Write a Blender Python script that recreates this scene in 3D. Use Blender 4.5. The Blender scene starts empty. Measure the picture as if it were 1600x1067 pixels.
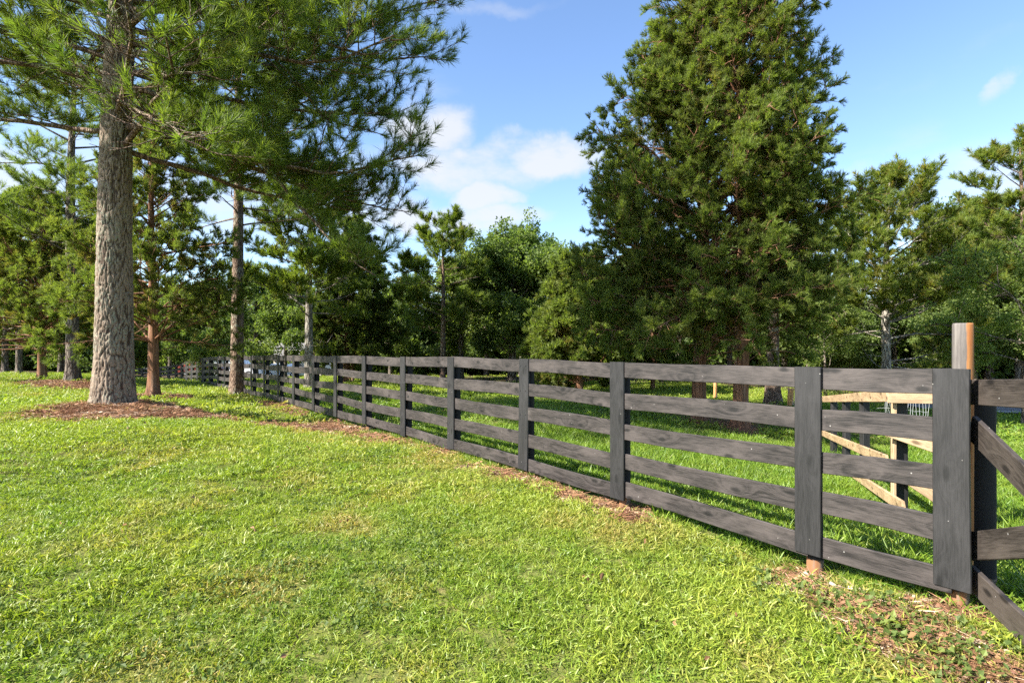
import bpy, math
import numpy as np
from mathutils import Vector

# ------------------------------------------------------------------ camera, sky, sun
S = bpy.context.scene
F_PX, HZ, CAMH = 860.0, 545.0, 1.58
cam_d = bpy.data.cameras.new('camera')
cam_d.sensor_width = 36.0
cam_d.lens = 36.0 * F_PX / 1600.0
cam_d.shift_y = (HZ - 533.5) / 1600.0
cam_d.clip_start = 0.05
cam_d.clip_end = 2000.0
cam = bpy.data.objects.new('camera', cam_d)
S.collection.objects.link(cam)
cam.location = (0, 0, CAMH)
cam.rotation_euler = (math.radians(90), 0, 0)
S.camera = cam

SUN_EL = math.radians(38)
SUN_AZ = math.radians(-113)          # measured from +Y towards +X
sun_vec = Vector((math.sin(SUN_AZ) * math.cos(SUN_EL), math.cos(SUN_AZ) * math.cos(SUN_EL), math.sin(SUN_EL)))
sl = bpy.data.lights.new('sun', 'SUN')
sl.energy = 5.0
sl.angle = math.radians(0.55)
sl.color = (1.0, 0.95, 0.87)
so = bpy.data.objects.new('sun', sl)
S.collection.objects.link(so)
so.rotation_euler = sun_vec.to_track_quat('Z', 'Y').to_euler()

S.view_settings.view_transform = 'Standard'
S.view_settings.look = 'None'
S.view_settings.exposure = 1.85
S.view_settings.gamma = 1.0
S.view_settings.use_curve_mapping = False
S.cycles.max_bounces = 5
S.cycles.diffuse_bounces = 3
S.cycles.use_denoising = False
S.cycles.glossy_bounces = 2
S.cycles.transmission_bounces = 4
S.cycles.use_adaptive_sampling = True
S.cycles.adaptive_threshold = 0.022

W = bpy.data.worlds.new('World')
S.world = W
W.use_nodes = True
nt = W.node_tree
nt.nodes.clear()
def wn(t, **k):
    n = nt.nodes.new(t)
    for a, b in k.items():
        setattr(n, a, b)
    return n
def wl(a, b):
    nt.links.new(a, b)
def wmath(op, a, b=None, c=None, clamp=False):
    n = wn('ShaderNodeMath', operation=op, use_clamp=clamp)
    for i, v in enumerate((a, b, c)):
        if v is None: continue
        if isinstance(v, (int, float)): n.inputs[i].default_value = v
        else: wl(v, n.inputs[i])
    return n.outputs[0]
w_out = wn('ShaderNodeOutputWorld')
w_bg = wn('ShaderNodeBackground')
w_bg.inputs[1].default_value = 0.09
sky = wn('ShaderNodeTexSky', sky_type='NISHITA', sun_disc=False)
sky.sun_elevation = SUN_EL
sky.sun_rotation = SUN_AZ % (2 * math.pi)
sky.altitude = 250
sky.air_density = 1.0
sky.dust_density = 0.6
sky.ozone_density = 2.2
tc = wn('ShaderNodeTexCoord')
sep = wn('ShaderNodeSeparateXYZ')
wl(tc.outputs['Generated'], sep.inputs[0])
# cloud mask: fractal noise over the dome, flattened towards the horizon
mp = wn('ShaderNodeMapping')
mp.inputs['Scale'].default_value = (1.0, 1.0, 2.3)
mp.inputs['Location'].default_value = (1.62, 0.31, 0.05)
wl(tc.outputs['Generated'], mp.inputs[0])
n1 = wn('ShaderNodeTexNoise')
n1.inputs['Scale'].default_value = 3.4
n1.inputs['Detail'].default_value = 9.0
n1.inputs['Roughness'].default_value = 0.52
wl(mp.outputs[0], n1.inputs['Vector'])
n2 = wn('ShaderNodeTexNoise')
n2.inputs['Scale'].default_value = 13.0
n2.inputs['Detail'].default_value = 8.0
n2.inputs['Roughness'].default_value = 0.55
wl(mp.outputs[0], n2.inputs['Vector'])
wv = wn('ShaderNodeTexNoise')
wv.inputs['Scale'].default_value = 7.0; wv.inputs['Detail'].default_value = 7.0; wv.inputs['Roughness'].default_value = 0.6
wl(tc.outputs['Generated'], wv.inputs['Vector'])
wsep = wn('ShaderNodeSeparateColor'); wl(wv.outputs['Color'], wsep.inputs[0])
wx = wmath('ADD', sep.outputs[0], wmath('MULTIPLY', wmath('SUBTRACT', wsep.outputs[0], 0.5), 0.16))
wz = wmath('ADD', sep.outputs[2], wmath('MULTIPLY', wmath('SUBTRACT', wsep.outputs[2], 0.5), 0.085))
# fair-weather cumulus of the photograph: soft lumps around known directions, edges broken up by noise
def lump(px, py, rx, ry, g):
    d = Vector(((px - 800) / F_PX, 1.0, (HZ - py) / F_PX)).normalized()
    sx = wmath('DIVIDE', wmath('SUBTRACT', wx, d.x), rx / F_PX)
    sz = wmath('DIVIDE', wmath('SUBTRACT', wz, d.z), ry / F_PX)
    front = wmath('GREATER_THAN', sep.outputs[1], 0.0)
    q = wmath('ADD', wmath('MULTIPLY', sx, sx), wmath('MULTIPLY', sz, sz))
    return wmath('MULTIPLY', wmath('MULTIPLY', wmath('SUBTRACT', 1.0, q, clamp=True), front), g)
lumps = [(640, 338, 60, 34, 1.3), (752, 310, 62, 28, 1.25), (740, 345, 130, 32, 1.15), (860, 245, 115, 34, 1.3),
         (660, 195, 95, 44, 1.15), (700, 262, 180, 40, 1.0), (560, 330, 120, 60, .7), (1335, 280, 40, 22, .45), (1592, 118, 20, 16, .7),
         (760, 10, 120, 12, .5), (330, 300, 260, 90, .6), (-300, 250, 260, 90, .8), (1950, 210, 260, 70, .7)]
acc = None
for L in lumps:
    v = lump(*L)
    acc = v if acc is None else wmath('MAXIMUM', acc, v)
brk = wmath('MULTIPLY_ADD', n2.outputs[0], 2.0, -0.5)
m1 = wmath('MULTIPLY', acc, wmath('MULTIPLY_ADD', n1.outputs[0], 1.1, 0.35))
m1 = wmath('MULTIPLY', m1, wmath('MULTIPLY_ADD', brk, 0.9, 0.45))
mr = wn('ShaderNodeMapRange', interpolation_type='SMOOTHSTEP')
mr.inputs['From Min'].default_value = 0.04
mr.inputs['From Max'].default_value = 0.95
mr.inputs['To Max'].default_value = 0.85
wl(m1, mr.inputs[0])
mr2 = wn('ShaderNodeMapRange', interpolation_type='SMOOTHSTEP')
mr2.inputs['From Min'].default_value = 0.56
mr2.inputs['From Max'].default_value = 0.86
mr2.inputs['To Max'].default_value = 0.55
wl(n1.outputs[0], mr2.inputs[0])
mask = wmath('MAXIMUM', mr.outputs[0], mr2.outputs[0])
mixc = wn('ShaderNodeMix', data_type='RGBA')
wl(mask, mixc.inputs[0])
hs = wn('ShaderNodeHueSaturation')
hs.inputs['Saturation'].default_value = 1.06
hs.inputs['Hue'].default_value = 0.503
hs.inputs['Value'].default_value = 1.0
wl(sky.outputs[0], hs.inputs['Color'])
wl(hs.outputs[0], mixc.inputs[6])
mixc.inputs[7].default_value = (2.9, 2.95, 3.05, 1)
wl(mixc.outputs[2], w_bg.inputs[0])
wl(w_bg.outputs[0], w_out.inputs[0])

# ------------------------------------------------------------------ helpers
COL = S.collection
PI = math.pi
def link(o, parent=None):
    COL.objects.link(o)
    if parent is not None:
        o.parent = parent
    return o
def tag(o, label=None, cat=None, group=None, kind=None):
    if label: o['label'] = label
    if cat: o['category'] = cat
    if group: o['group'] = group
    if kind: o['kind'] = kind
    return o
def empty(name, loc, rz=0.0, label=None, cat=None, group=None):
    o = bpy.data.objects.new(name, None)
    o.empty_display_size = 0.2
    o.location = loc
    o.rotation_euler = (0, 0, rz)
    link(o)
    return tag(o, label, cat, group)
def mk_mesh(name, V, F, mat=None, smooth=False, attrs=None):
    """V (n,3); F list of arrays (m,3) or (m,4)"""
    me = bpy.data.meshes.new(name)
    V = np.asarray(V, dtype=np.float32).reshape(-1, 3)
    if not isinstance(F, (list, tuple)): F = [F]
    F = [np.asarray(f, dtype=np.int32) for f in F if len(f)]
    me.vertices.add(len(V))
    me.vertices.foreach_set('co', V.ravel())
    nl = sum(f.size for f in F)
    npol = sum(len(f) for f in F)
    me.loops.add(nl)
    me.polygons.add(npol)
    me.loops.foreach_set('vertex_index', np.concatenate([f.ravel() for f in F]) if F else np.zeros(0, np.int32))
    st, k = [], 0
    for f in F:
        st.append(np.arange(len(f), dtype=np.int32) * f.shape[1] + k)
        k += f.size
    if F:
        me.polygons.foreach_set('loop_start', np.concatenate(st))
        me.polygons.foreach_set('use_smooth', np.full(npol, smooth, dtype=bool))
    me.update(calc_edges=True)
    if attrs:
        for an, (tp, arr) in attrs.items():
            a = me.attributes.new(an, tp, 'POINT')
            key = {'FLOAT': 'value', 'INT': 'value', 'FLOAT_VECTOR': 'vector', 'FLOAT_COLOR': 'color'}[tp]
            a.data.foreach_set(key, np.asarray(arr, dtype=np.int32 if tp == 'INT' else np.float32).ravel())
    if mat is not None:
        me.materials.append(mat)
    return me
def mesh_obj(name, V, F, mat=None, parent=None, smooth=False, attrs=None):
    return link(bpy.data.objects.new(name, mk_mesh(name, V, F, mat, smooth, attrs)), parent)

# lattice value noise
def _hash(ix, iy, iz, seed):
    h = (ix * 374761393 + iy * 668265263 + iz * 2147483647 + seed * 974634777) & 0xFFFFFFFF
    h = ((h ^ (h >> 13)) * 1274126177) & 0xFFFFFFFF
    h = ((h ^ (h >> 15)) * 2246822519) & 0xFFFFFFFF
    return ((h ^ (h >> 16)) & 0xFFFFFF) / float(0xFFFFFF)
def vnoise(x, y, seed=0):
    x = np.asarray(x, float); y = np.asarray(y, float)
    ix = np.floor(x).astype(np.int64); iy = np.floor(y).astype(np.int64)
    fx = x - ix; fy = y - iy
    fx = fx * fx * (3 - 2 * fx); fy = fy * fy * (3 - 2 * fy)
    a = _hash(ix, iy, 0, seed); b = _hash(ix + 1, iy, 0, seed)
    c = _hash(ix, iy + 1, 0, seed); d = _hash(ix + 1, iy + 1, 0, seed)
    return (a * (1 - fx) + b * fx) * (1 - fy) + (c * (1 - fx) + d * fx) * fy
def fbm(x, y, seed=0, o=4):
    s = 0; amp = 0.5; t = 0
    for i in range(o):
        s = s + amp * vnoise(x * 2 ** i, y * 2 ** i, seed + i * 17); t += amp; amp *= 0.5
    return s / t
def smooth01(a, b, x):
    t = np.clip((x - a) / (b - a), 0, 1)
    return t * t * (3 - 2 * t)

# ------------------------------------------------------------------ materials
def new_mat(name):
    m = bpy.data.materials.new(name)
    m.use_nodes = True
    t = m.node_tree
    t.nodes.clear()
    return m, t
class NT:
    def __init__(s, t): s.t = t
    def n(s, tp, **k):
        n = s.t.nodes.new(tp)
        for a, b in k.items(): setattr(n, a, b)
        return n
    def l(s, a, b): s.t.links.new(a, b)
    def put(s, sock, v):
        if isinstance(v, bpy.types.NodeSocket): s.l(v, sock)
        else: sock.default_value = v
    def math(s, op, a, b=0.0, clamp=False):
        n = s.n('ShaderNodeMath', operation=op, use_clamp=clamp)
        s.put(n.inputs[0], a); s.put(n.inputs[1], b)
        return n.outputs[0]
    def mix(s, f, a, b, blend='MIX'):
        n = s.n('ShaderNodeMix', data_type='RGBA', blend_type=blend)
        s.put(n.inputs[0], f); s.put(n.inputs[6], a); s.put(n.inputs[7], b)
        return n.outputs[2]
    def noise(s, vec, scale, detail=4, rough=0.55, dist=0.0):
        n = s.n('ShaderNodeTexNoise')
        if vec is not None: s.l(vec, n.inputs['Vector'])
        n.inputs['Scale'].default_value = scale; n.inputs['Detail'].default_value = detail
        n.inputs['Roughness'].default_value = rough; n.inputs['Distortion'].default_value = dist
        return n.outputs[0]
    def vor(s, vec, scale, feature='F1', out=0):
        n = s.n('ShaderNodeTexVoronoi', feature=feature)
        s.l(vec, n.inputs['Vector']); n.inputs['Scale'].default_value = scale
        return n.outputs[out]
    def ramp(s, v, a, b, lo=0.0, hi=1.0):
        n = s.n('ShaderNodeMapRange', interpolation_type='SMOOTHSTEP')
        s.put(n.inputs[0], v)
        n.inputs[1].default_value = a; n.inputs[2].default_value = b
        n.inputs[3].default_value = lo; n.inputs[4].default_value = hi
        return n.outputs[0]
    def mapping(s, vec, scale=(1, 1, 1), loc=None):
        n = s.n('ShaderNodeMapping')
        s.l(vec, n.inputs[0]); n.inputs['Scale'].default_value = scale
        if loc is not None: s.put(n.inputs['Location'], loc)
        return n.outputs[0]
    def attr(s, name, tp='GEOMETRY'):
        n = s.n('ShaderNodeAttribute', attribute_name=name, attribute_type=tp)
        return n
    def bsdf(s, col, rough=0.8, spec=0.3, bump=None, bstr=0.3, bdist=0.01):
        p = s.n('ShaderNodeBsdfPrincipled')
        s.put(p.inputs['Base Color'], col); s.put(p.inputs['Roughness'], rough)
        p.inputs['Specular IOR Level'].default_value = spec
        if bump is not None:
            b = s.n('ShaderNodeBump')
            b.inputs['Strength'].default_value = bstr; b.inputs['Distance'].default_value = bdist
            s.l(bump, b.inputs['Height']); s.l(b.outputs[0], p.inputs['Normal'])
        return p
    def out(s, sh):
        o = s.n('ShaderNodeOutputMaterial'); s.l(sh, o.inputs[0])
def C(r, g, b): return (r, g, b, 1.0)

def leaf_mat(name, c0, c1, c2, trans=0.35, rough=0.55, spec=0.25, tcol=(1.25, 1.35, 0.55)):
    """c0..c1 by the instance's tint.x, towards c2 (dry / brown) by tint.y, per-leaf value from lv"""
    m, t = new_mat(name); N = NT(t)
    a = N.attr('tint', 'INSTANCER')
    sp = N.n('ShaderNodeSeparateXYZ'); N.l(a.outputs['Vector'], sp.inputs[0])
    lv = N.attr('lv').outputs['Fac']
    col = N.mix(sp.outputs[0], C(*c0), C(*c1))
    dry = N.math('MULTIPLY', sp.outputs[1], N.math('ADD', N.math('MULTIPLY', lv, 0.9), 0.35), clamp=True)
    col = N.mix(dry, col, C(*c2))
    hsv = N.n('ShaderNodeHueSaturation')
    N.put(hsv.inputs['Value'], N.math('ADD', N.math('MULTIPLY', lv, 0.6), 0.7))
    N.put(hsv.inputs['Hue'], N.math('ADD', N.math('MULTIPLY', lv, -0.025), 0.5125))
    N.l(col, hsv.inputs['Color'])
    p = N.bsdf(hsv.outputs[0], rough, spec)
    tr = N.n('ShaderNodeBsdfTranslucent')
    tcm = N.mix(1.0, hsv.outputs[0], C(*tcol), 'MULTIPLY')
    N.l(tcm, tr.inputs[0])
    ms = N.n('ShaderNodeMixShader'); ms.inputs[0].default_value = trans
    N.l(p.outputs[0], ms.inputs[1]); N.l(tr.outputs[0], ms.inputs[2])
    N.out(ms.outputs[0])
    return m
M = {}
M['pine'] = leaf_mat('pine_needles', (.080, .130, .024), (.165, .215, .036), (.28, .17, .05), .52, .5, .3)
M['cedar'] = leaf_mat('cedar_foliage', (.084, .118, .030), (.175, .225, .046), (.25, .17, .06), .56)
M['leaf'] = leaf_mat('broad_leaves', (.092, .140, .042), (.180, .238, .060), (.28, .23, .05), .54)
M['grass'] = leaf_mat('grass_blades', (.098, .200, .018), (.262, .320, .038), (.38, .27, .10), .40, .45, .35)
M['straw'] = leaf_mat('pine_straw', (.165, .078, .040), (.33, .185, .095), (.50, .39, .28), .05, .8, .1, (1, 1, 1))

def bark_mat(name, base, dark, lichen, lamt=0.5, sc=1.0):
    m, t = new_mat(name); N = NT(t)
    tc = N.n('ShaderNodeTexCoord').outputs['Object']
    v = N.mapping(tc, (9 * sc, 9 * sc, 2.6 * sc))
    warp = N.noise(v, 1.6, 3)
    vv = N.n('ShaderNodeVectorMath', operation='ADD')
    N.l(v, vv.inputs[0])
    cmb = N.n('ShaderNodeCombineXYZ'); N.l(warp, cmb.inputs[0]); N.l(warp, cmb.inputs[2]); N.l(cmb.outputs[0], vv.inputs[1])
    edge = N.vor(vv.outputs[0], 1.7, 'DISTANCE_TO_EDGE')
    plate = N.vor(vv.outputs[0], 1.7, 'F1', 1)
    fine = N.noise(N.mapping(tc, (40, 40, 14)), 1.0, 6, .65)
    crev = N.ramp(edge, 0.0, 0.20)
    col = N.mix(N.ramp(plate, .1, .9), C(*[b * .75 for b in base]), C(*[min(1, b * 1.25) for b in base]))
    col = N.mix(N.ramp(fine, .3, .7), N.mix(1.0, col, C(.7, .68, .66), 'MULTIPLY'), col)
    lm = N.math('MULTIPLY', N.ramp(N.noise(tc, 1.9, 5, .6), .46, .66), N.ramp(N.noise(tc, 22, 4, .6), .40, .62))
    col = N.mix(N.math('MULTIPLY', lm, lamt), col, C(*lichen))
    col = N.mix(crev, C(*dark), col)
    h = N.math('ADD', N.math('MULTIPLY', crev, 1.0), N.math('MULTIPLY', fine, 0.35))
    p = N.bsdf(col, .9, .15, h, .9, .02 / sc)
    N.out(p.outputs[0])
    return m
M['bark_pine'] = bark_mat('pine_bark', (.235, .165, .120), (.075, .045, .030), (.36, .40, .30), .85)
M['bark_far'] = bark_mat('grey_bark', (.20, .165, .13), (.06, .045, .035), (.30, .32, .25), .5, .7)
M['bark_grey'] = bark_mat('pale_bark', (.33, .30, .25), (.12, .10, .08), (.42, .44, .36), .6, .6)
def cedar_bark():
    m, t = new_mat('cedar_bark'); N = NT(t)
    tc = N.n('ShaderNodeTexCoord').outputs['Object']
    st = N.noise(N.mapping(tc, (34, 34, 1.6)), 1.0, 5, .6, .4)
    b = N.noise(N.mapping(tc, (6, 6, .9)), 1.0, 3)
    col = N.mix(N.ramp(st, .3, .7), C(.065, .032, .020), C(.27, .135, .075))
    col = N.mix(N.ramp(b, .45, .75, 0, .55), col, C(.30, .22, .16))
    N.out(N.bsdf(col, .9, .1, st, .8, .02).outputs[0])
    return m
M['bark_cedar'] = cedar_bark()

def wood_mat(name, dark, light, wear, specks=1.0, end=None):
    """grain runs along local X of the board"""
    m, t = new_mat(name); N = NT(t)
    tc = N.n('ShaderNodeTexCoord').outputs['Object']
    rnd = N.n('ShaderNodeObjectInfo').outputs['Random']
    off = N.n('ShaderNodeCombineXYZ')
    N.put(off.inputs[0], N.math('MULTIPLY', rnd, 37.0)); N.put(off.inputs[1], N.math('MULTIPLY', rnd, 91.0)); N.put(off.inputs[2], N.math('MULTIPLY', rnd, 13.0))
    pos = N.n('ShaderNodeVectorMath', operation='ADD'); N.l(tc, pos.inputs[0]); N.l(off.outputs[0], pos.inputs[1])
    P = pos.outputs[0]
    # knots bend the grain
    sxyz = N.n('ShaderNodeSeparateXYZ'); N.l(P, sxyz.inputs[0])
    kc = N.n('ShaderNodeCombineXYZ'); N.put(kc.inputs[0], N.math('MULTIPLY', sxyz.outputs[0], 2.1)); N.put(kc.inputs[1], N.math('MULTIPLY', sxyz.outputs[2], 5.2))
    kv = N.n('ShaderNodeTexVoronoi', voronoi_dimensions='2D', feature='F1'); N.l(kc.outputs[0], kv.inputs['Vector']); kv.inputs['Scale'].default_value = 1.0
    wob = N.noise(N.mapping(P, (14, 14, 14)), 1.0, 3)
    kd = N.math('ADD', kv.outputs['Distance'], N.math('MULTIPLY', N.math('SUBTRACT', wob, .5), .10))
    knot = N.ramp(kd, .13, .04)
    bend = N.math('MULTIPLY', N.ramp(kd, .50, .03), 3.2)
    cm = N.n('ShaderNodeCombineXYZ'); N.put(cm.inputs[2], bend)
    gp = N.n('ShaderNodeVectorMath', operation='ADD'); N.l(N.mapping(P, (2.2, 30, 30)), gp.inputs[0]); N.l(cm.outputs[0], gp.inputs[1])
    grain = N.noise(gp.outputs[0], 1.0, 6, .62, .6)
    fine = N.noise(N.mapping(P, (10, 220, 220)), 1.0, 3, .6)
    blotch = N.noise(N.mapping(P, (2.0, 5, 5)), 1.0, 5, .62)
    g = N.math('ADD', N.math('MULTIPLY', grain, .5), N.math('MULTIPLY', fine, .5))
    col = N.mix(N.ramp(g, .38, .60), C(*dark), C(*light))
    col = N.mix(N.math('MULTIPLY', N.ramp(blotch, .44, .66), wear), col, C(*[min(1, c * 1.9) for c in light]))
    dk = N.ramp(N.noise(N.mapping(P, (3.1, 9, 9)), 1.0, 6, .7), .56, .70)
    col = N.mix(N.math('MULTIPLY', dk, .55), col, C(*[c * .8 for c in dark]))
    col = N.mix(N.math('MULTIPLY', knot, .88), col, C(*[c * .5 for c in dark]))
    if specks:
        s1 = N.vor(N.mapping(P, (30, 26, 26)), 1.0, 'F1', 0)
        sel = N.n('ShaderNodeTexVoronoi'); N.l(N.mapping(P, (30, 26, 26)), sel.inputs['Vector']); sel.inputs['Scale'].default_value = 1.0
        sc_ = N.n('ShaderNodeSeparateColor'); N.l(sel.outputs['Color'], sc_.inputs[0])
        sp = N.math('MULTIPLY', N.ramp(s1, .16, .08), N.math('GREATER_THAN', sc_.outputs[0], 1.0 - .05 * specks))
        col = N.mix(N.math('MULTIPLY', sp, .8), col, C(.26, .25, .23))
    rough = N.math('ADD', N.math('MULTIPLY', g, .35), .38)
    N.out(N.bsdf(col, rough, .35, g, .35, .004).outputs[0])
    return m
M['black_wood'] = wood_mat('weathered_black_stain', (.008, .0066, .0060), (.041, .034, .031), .55)
M['black_face'] = wood_mat('smooth_black_stain', (.009, .0086, .0086), (.019, .018, .018), .35)
M['tan_wood'] = wood_mat('bare_pine_lumber', (.24, .155, .088), (.42, .30, .175), .25, 0)
M['gate_wood'] = wood_mat('brown_black_stain', (.014, .011, .009), (.042, .034, .028), .45, 2.0)
def post_mat(name, a, b, c, black_above=None):
    m, t = new_mat(name); N = NT(t)
    tc = N.n('ShaderNodeTexCoord').outputs['Object']
    g = N.noise(N.mapping(tc, (28, 28, 2.5)), 1.0, 5, .6)
    bl = N.noise(N.mapping(tc, (9, 9, 2.2)), 1.0, 5, .65)
    col = N.mix(N.ramp(g, .3, .7), C(*a), C(*b))
    col = N.mix(N.ramp(bl, .52, .62), col, C(*c))
    if black_above is not None:
        sp = N.n('ShaderNodeSeparateXYZ'); N.l(tc, sp.inputs[0])
        z = N.math('ADD', sp.outputs[2], N.math('MULTIPLY', bl, .03))
        col = N.mix(N.ramp(z, black_above, black_above + .012), col, C(.022, .021, .021))
    N.out(N.bsdf(col, .85, .2, g, .4, .01).outputs[0])
    return m
M['post_round'] = post_mat('round_post', (.20, .095, .045), (.28, .145, .072), (.17, .13, .10), black_above=0.135)
M['post_field'] = post_mat('bare_round_post', (.42, .20, .075), (.55, .30, .12), (.30, .27, .23))
def tall_post():
    m, t = new_mat('half_stained_post'); N = NT(t)
    tc = N.n('ShaderNodeTexCoord').outputs['Object']
    sp = N.n('ShaderNodeSeparateXYZ'); N.l(tc, sp.inputs[0])
    g = N.noise(N.mapping(tc, (40, 40, 3)), 1.0, 5, .65)
    grey = N.mix(N.ramp(g, .3, .7), C(.075, .066, .060), C(.15, .135, .12))
    org = N.mix(N.ramp(g, .3, .7), C(.24, .082, .025), C(.30, .15, .055))
    e = N.math('SUBTRACT', N.math('MULTIPLY', sp.outputs[0], .77), N.math('MULTIPLY', sp.outputs[1], .64))
    e = N.math('ADD', e, N.math('MULTIPLY', N.math('SUBTRACT', g, .5), .05))
    col = N.mix(N.ramp(e, .012, .024), grey, org)
    N.out(N.bsdf(col, .8, .25, g, .4, .006).outputs[0])
    return m
M['post_tall'] = tall_post()
def simple(name, col, rough=.6, spec=.4, metal=0.0, var=.12, sc=3):
    m, t = new_mat(name); N = NT(t)
    tc = N.n('ShaderNodeTexCoord').outputs['Object']
    g = N.noise(tc, sc, 5, .6)
    c = N.mix(N.ramp(g, .3, .7), C(*[x * (1 - var) for x in col]), C(*[min(1, x * (1 + var)) for x in col]))
    p = N.bsdf(c, rough, spec); p.inputs['Metallic'].default_value = metal
    N.out(p.outputs[0]); return m
M['wire'] = simple('galvanised_wire', (.45, .46, .46), .5, .5, .1)
M['nail'] = simple('steel_nail', (.02, .02, .02), .5)
M['white_paint'] = simple('white_paint', (.78, .79, .80), .35)
M['red_paint'] = simple('red_paint', (.20, .035, .022), .35)
M['glass'] = simple('dark_glass', (.03, .035, .04), .1, .6)
M['tyre'] = simple('tyre_rubber', (.02, .02, .02), .8)
M['cream'] = simple('cream_siding', (.72, .64, .48), .7)
M['roof'] = simple('grey_shingle', (.16, .15, .14), .9)
M['stone'] = simple('pale_stone', (.6, .58, .54), .8)
M['line_paint'] = simple('white_line_paint', (.72, .72, .70), .7)
def asphalt():
    m, t = new_mat('asphalt'); N = NT(t)
    tc = N.n('ShaderNodeTexCoord').outputs['Object']
    g = N.noise(tc, 60, 4, .7); b = N.noise(tc, .6, 4)
    c = N.mix(g, C(.10, .10, .105), C(.19, .19, .195)); c = N.mix(N.ramp(b, .3, .7, 0, .3), c, C(.23, .225, .22))
    N.out(N.bsdf(c, .9, .2, g, .3, .005).outputs[0]); return m
M['asphalt'] = asphalt()
def ground_mat():
    m, t = new_mat('lawn_soil'); N = NT(t)
    tc = N.n('ShaderNodeTexCoord').outputs['Object']
    n1 = N.noise(tc, 1.1, 6, .6); n2 = N.noise(tc, 14, 6, .65); n3 = N.noise(tc, 70, 3, .6)
    green = N.mix(N.ramp(n2, .3, .7), C(.075, .095, .022), C(.15, .155, .040))
    soil = N.mix(N.ramp(n2, .3, .7), C(.12, .080, .042), C(.26, .17, .09))
    col = N.mix(N.ramp(N.math('ADD', N.math('MULTIPLY', n1, .5), N.math('MULTIPLY', n2, .5)), .52, .68, 0, .55), green, soil)
    mu = N.attr('mulch').outputs['Fac']
    br = N.mix(N.ramp(n3, .3, .7), C(.13, .064, .034), C(.27, .15, .08))
    br = N.mix(N.ramp(n2, .55, .75), br, C(.33, .22, .14))
    col = N.mix(N.ramp(N.math('ADD', mu, N.math('MULTIPLY', N.math('SUBTRACT', n2, .5), .7)), .35, .6), col, br)
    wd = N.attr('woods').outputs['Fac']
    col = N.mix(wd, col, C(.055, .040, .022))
    h = N.math('ADD', n2, N.math('MULTIPLY', n3, .5))
    N.out(N.bsdf(col, .95, .1, h, .6, .03).outputs[0]); return m
M['ground'] = ground_mat()

# ------------------------------------------------------------------ terrain
def ray(px, z): return (px - 800) / F_PX * z
def hz(py, z): return CAMH - (py - HZ) * z / F_PX
FP0, FD = np.array([2.114, 3.91]), np.array([-.978, 1.325]) / math.hypot(.978, 1.325)
FN = np.array([-FD[1], FD[0]]) * 1.0      # towards the lawn (left / camera side)
if FN[0] > 0: FN = -FN
def fence_at(px):
    k = (px - 800) / F_PX                   # X = k*z ; X = a + b z
    b = FD[0] / FD[1]; a = FP0[0] - b * FP0[1]
    z = a / (k - b)
    return k * z, z
# photo x, photo y of fence top, photo y of the ground at the post
FENCE = [(1490, 577, 938), (1266, 574, 893), (968, 566, 782), (820, 561, 737), (707, 558.5, 703), (632, 557.5, 684), (571, 556.5, 676),
         (526, 556, 664), (491, 555.5, 649), (460, 555, 637), (436, 555, 630), (414, 555.5, 625), (394, 556, 621), (375.5, 556, 618),
         (362, 556.5, 615), (352, 557, 611), (341, 557.5, 607), (328, 558, 603)]
ctrl = []
for px, yt, yg in FENCE:
    X, z = fence_at(px); ctrl.append((X, z, hz(yg, z)))
for px, py, z in [(175, 625, 10.7), (190, 665, 8.2), (0, 640, 9.5), (240, 613, 16), (125, 588, 23), (0, 583, 32), (60, 584, 34), (370, 611, 20),
                  (1155, 668, 12.5), (1105, 657, 13.3), (1208, 632, 18), (1200, 624, 22), (700, 604, 27), (850, 606, 26), (1000, 612, 24), (560, 601, 30),
                  (1385, 626, 20), (1580, 652, 16.8), (1580, 638, 19.4), (1530, 633, 19), (483, 606, 24), (800, 640, 14), (900, 655, 11),
                  (250, 603, 44), (205, 600, 46), (290, 602, 34), (400, 596, 44), (380, 592, 58), (450, 592, 56), (474, 592, 72), (-600, 600, 20), (2300, 660, 16)]:
    ctrl.append((ray(px, z), z, hz(py, z)))
for X, z, h in [(0, 2.2, .0), (-1.5, 2.2, .03), (-4, 4, .22), (-3, 7, .22), (-1.5, 5, .07), (2.5, 2, 0), (-6, 7, .42), (4.0, 5.4, -.22), (5.2, 8.2, -.35), (4.5, 3.5, -.12),
                (6.5, 11, -.5), (0, -6, 0), (-8, 0, .4), (8, 2, -.3), (12, 8, -.6), (0, 45, -.5), (20, 40, -.6), (-30, 50, -.4), (-25, 15, .3), (40, 20, -.8),
                (2.3, 7.5, -.05), (0.6, 9.5, -.02), (0, 80, -.5), (-60, 60, -.5), (60, 60, -.5)]:
    ctrl.append((X, z, h))
ctrl = np.array(ctrl)
def seg_dist(x, y, ax, ay, bx, by):
    dx, dy = bx - ax, by - ay
    t = np.clip(((x - ax) * dx + (y - ay) * dy) / (dx * dx + dy * dy), 0, 1)
    return np.hypot(x - ax - t * dx, y - ay - t * dy)
f0x, f0z = fence_at(1490); f1x, f1z = fence_at(328)
def side(x, y):           # >0 on the lawn side of the board fence
    return (x - FP0[0]) * FN[0] + (y - FP0[1]) * FN[1]
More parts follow.
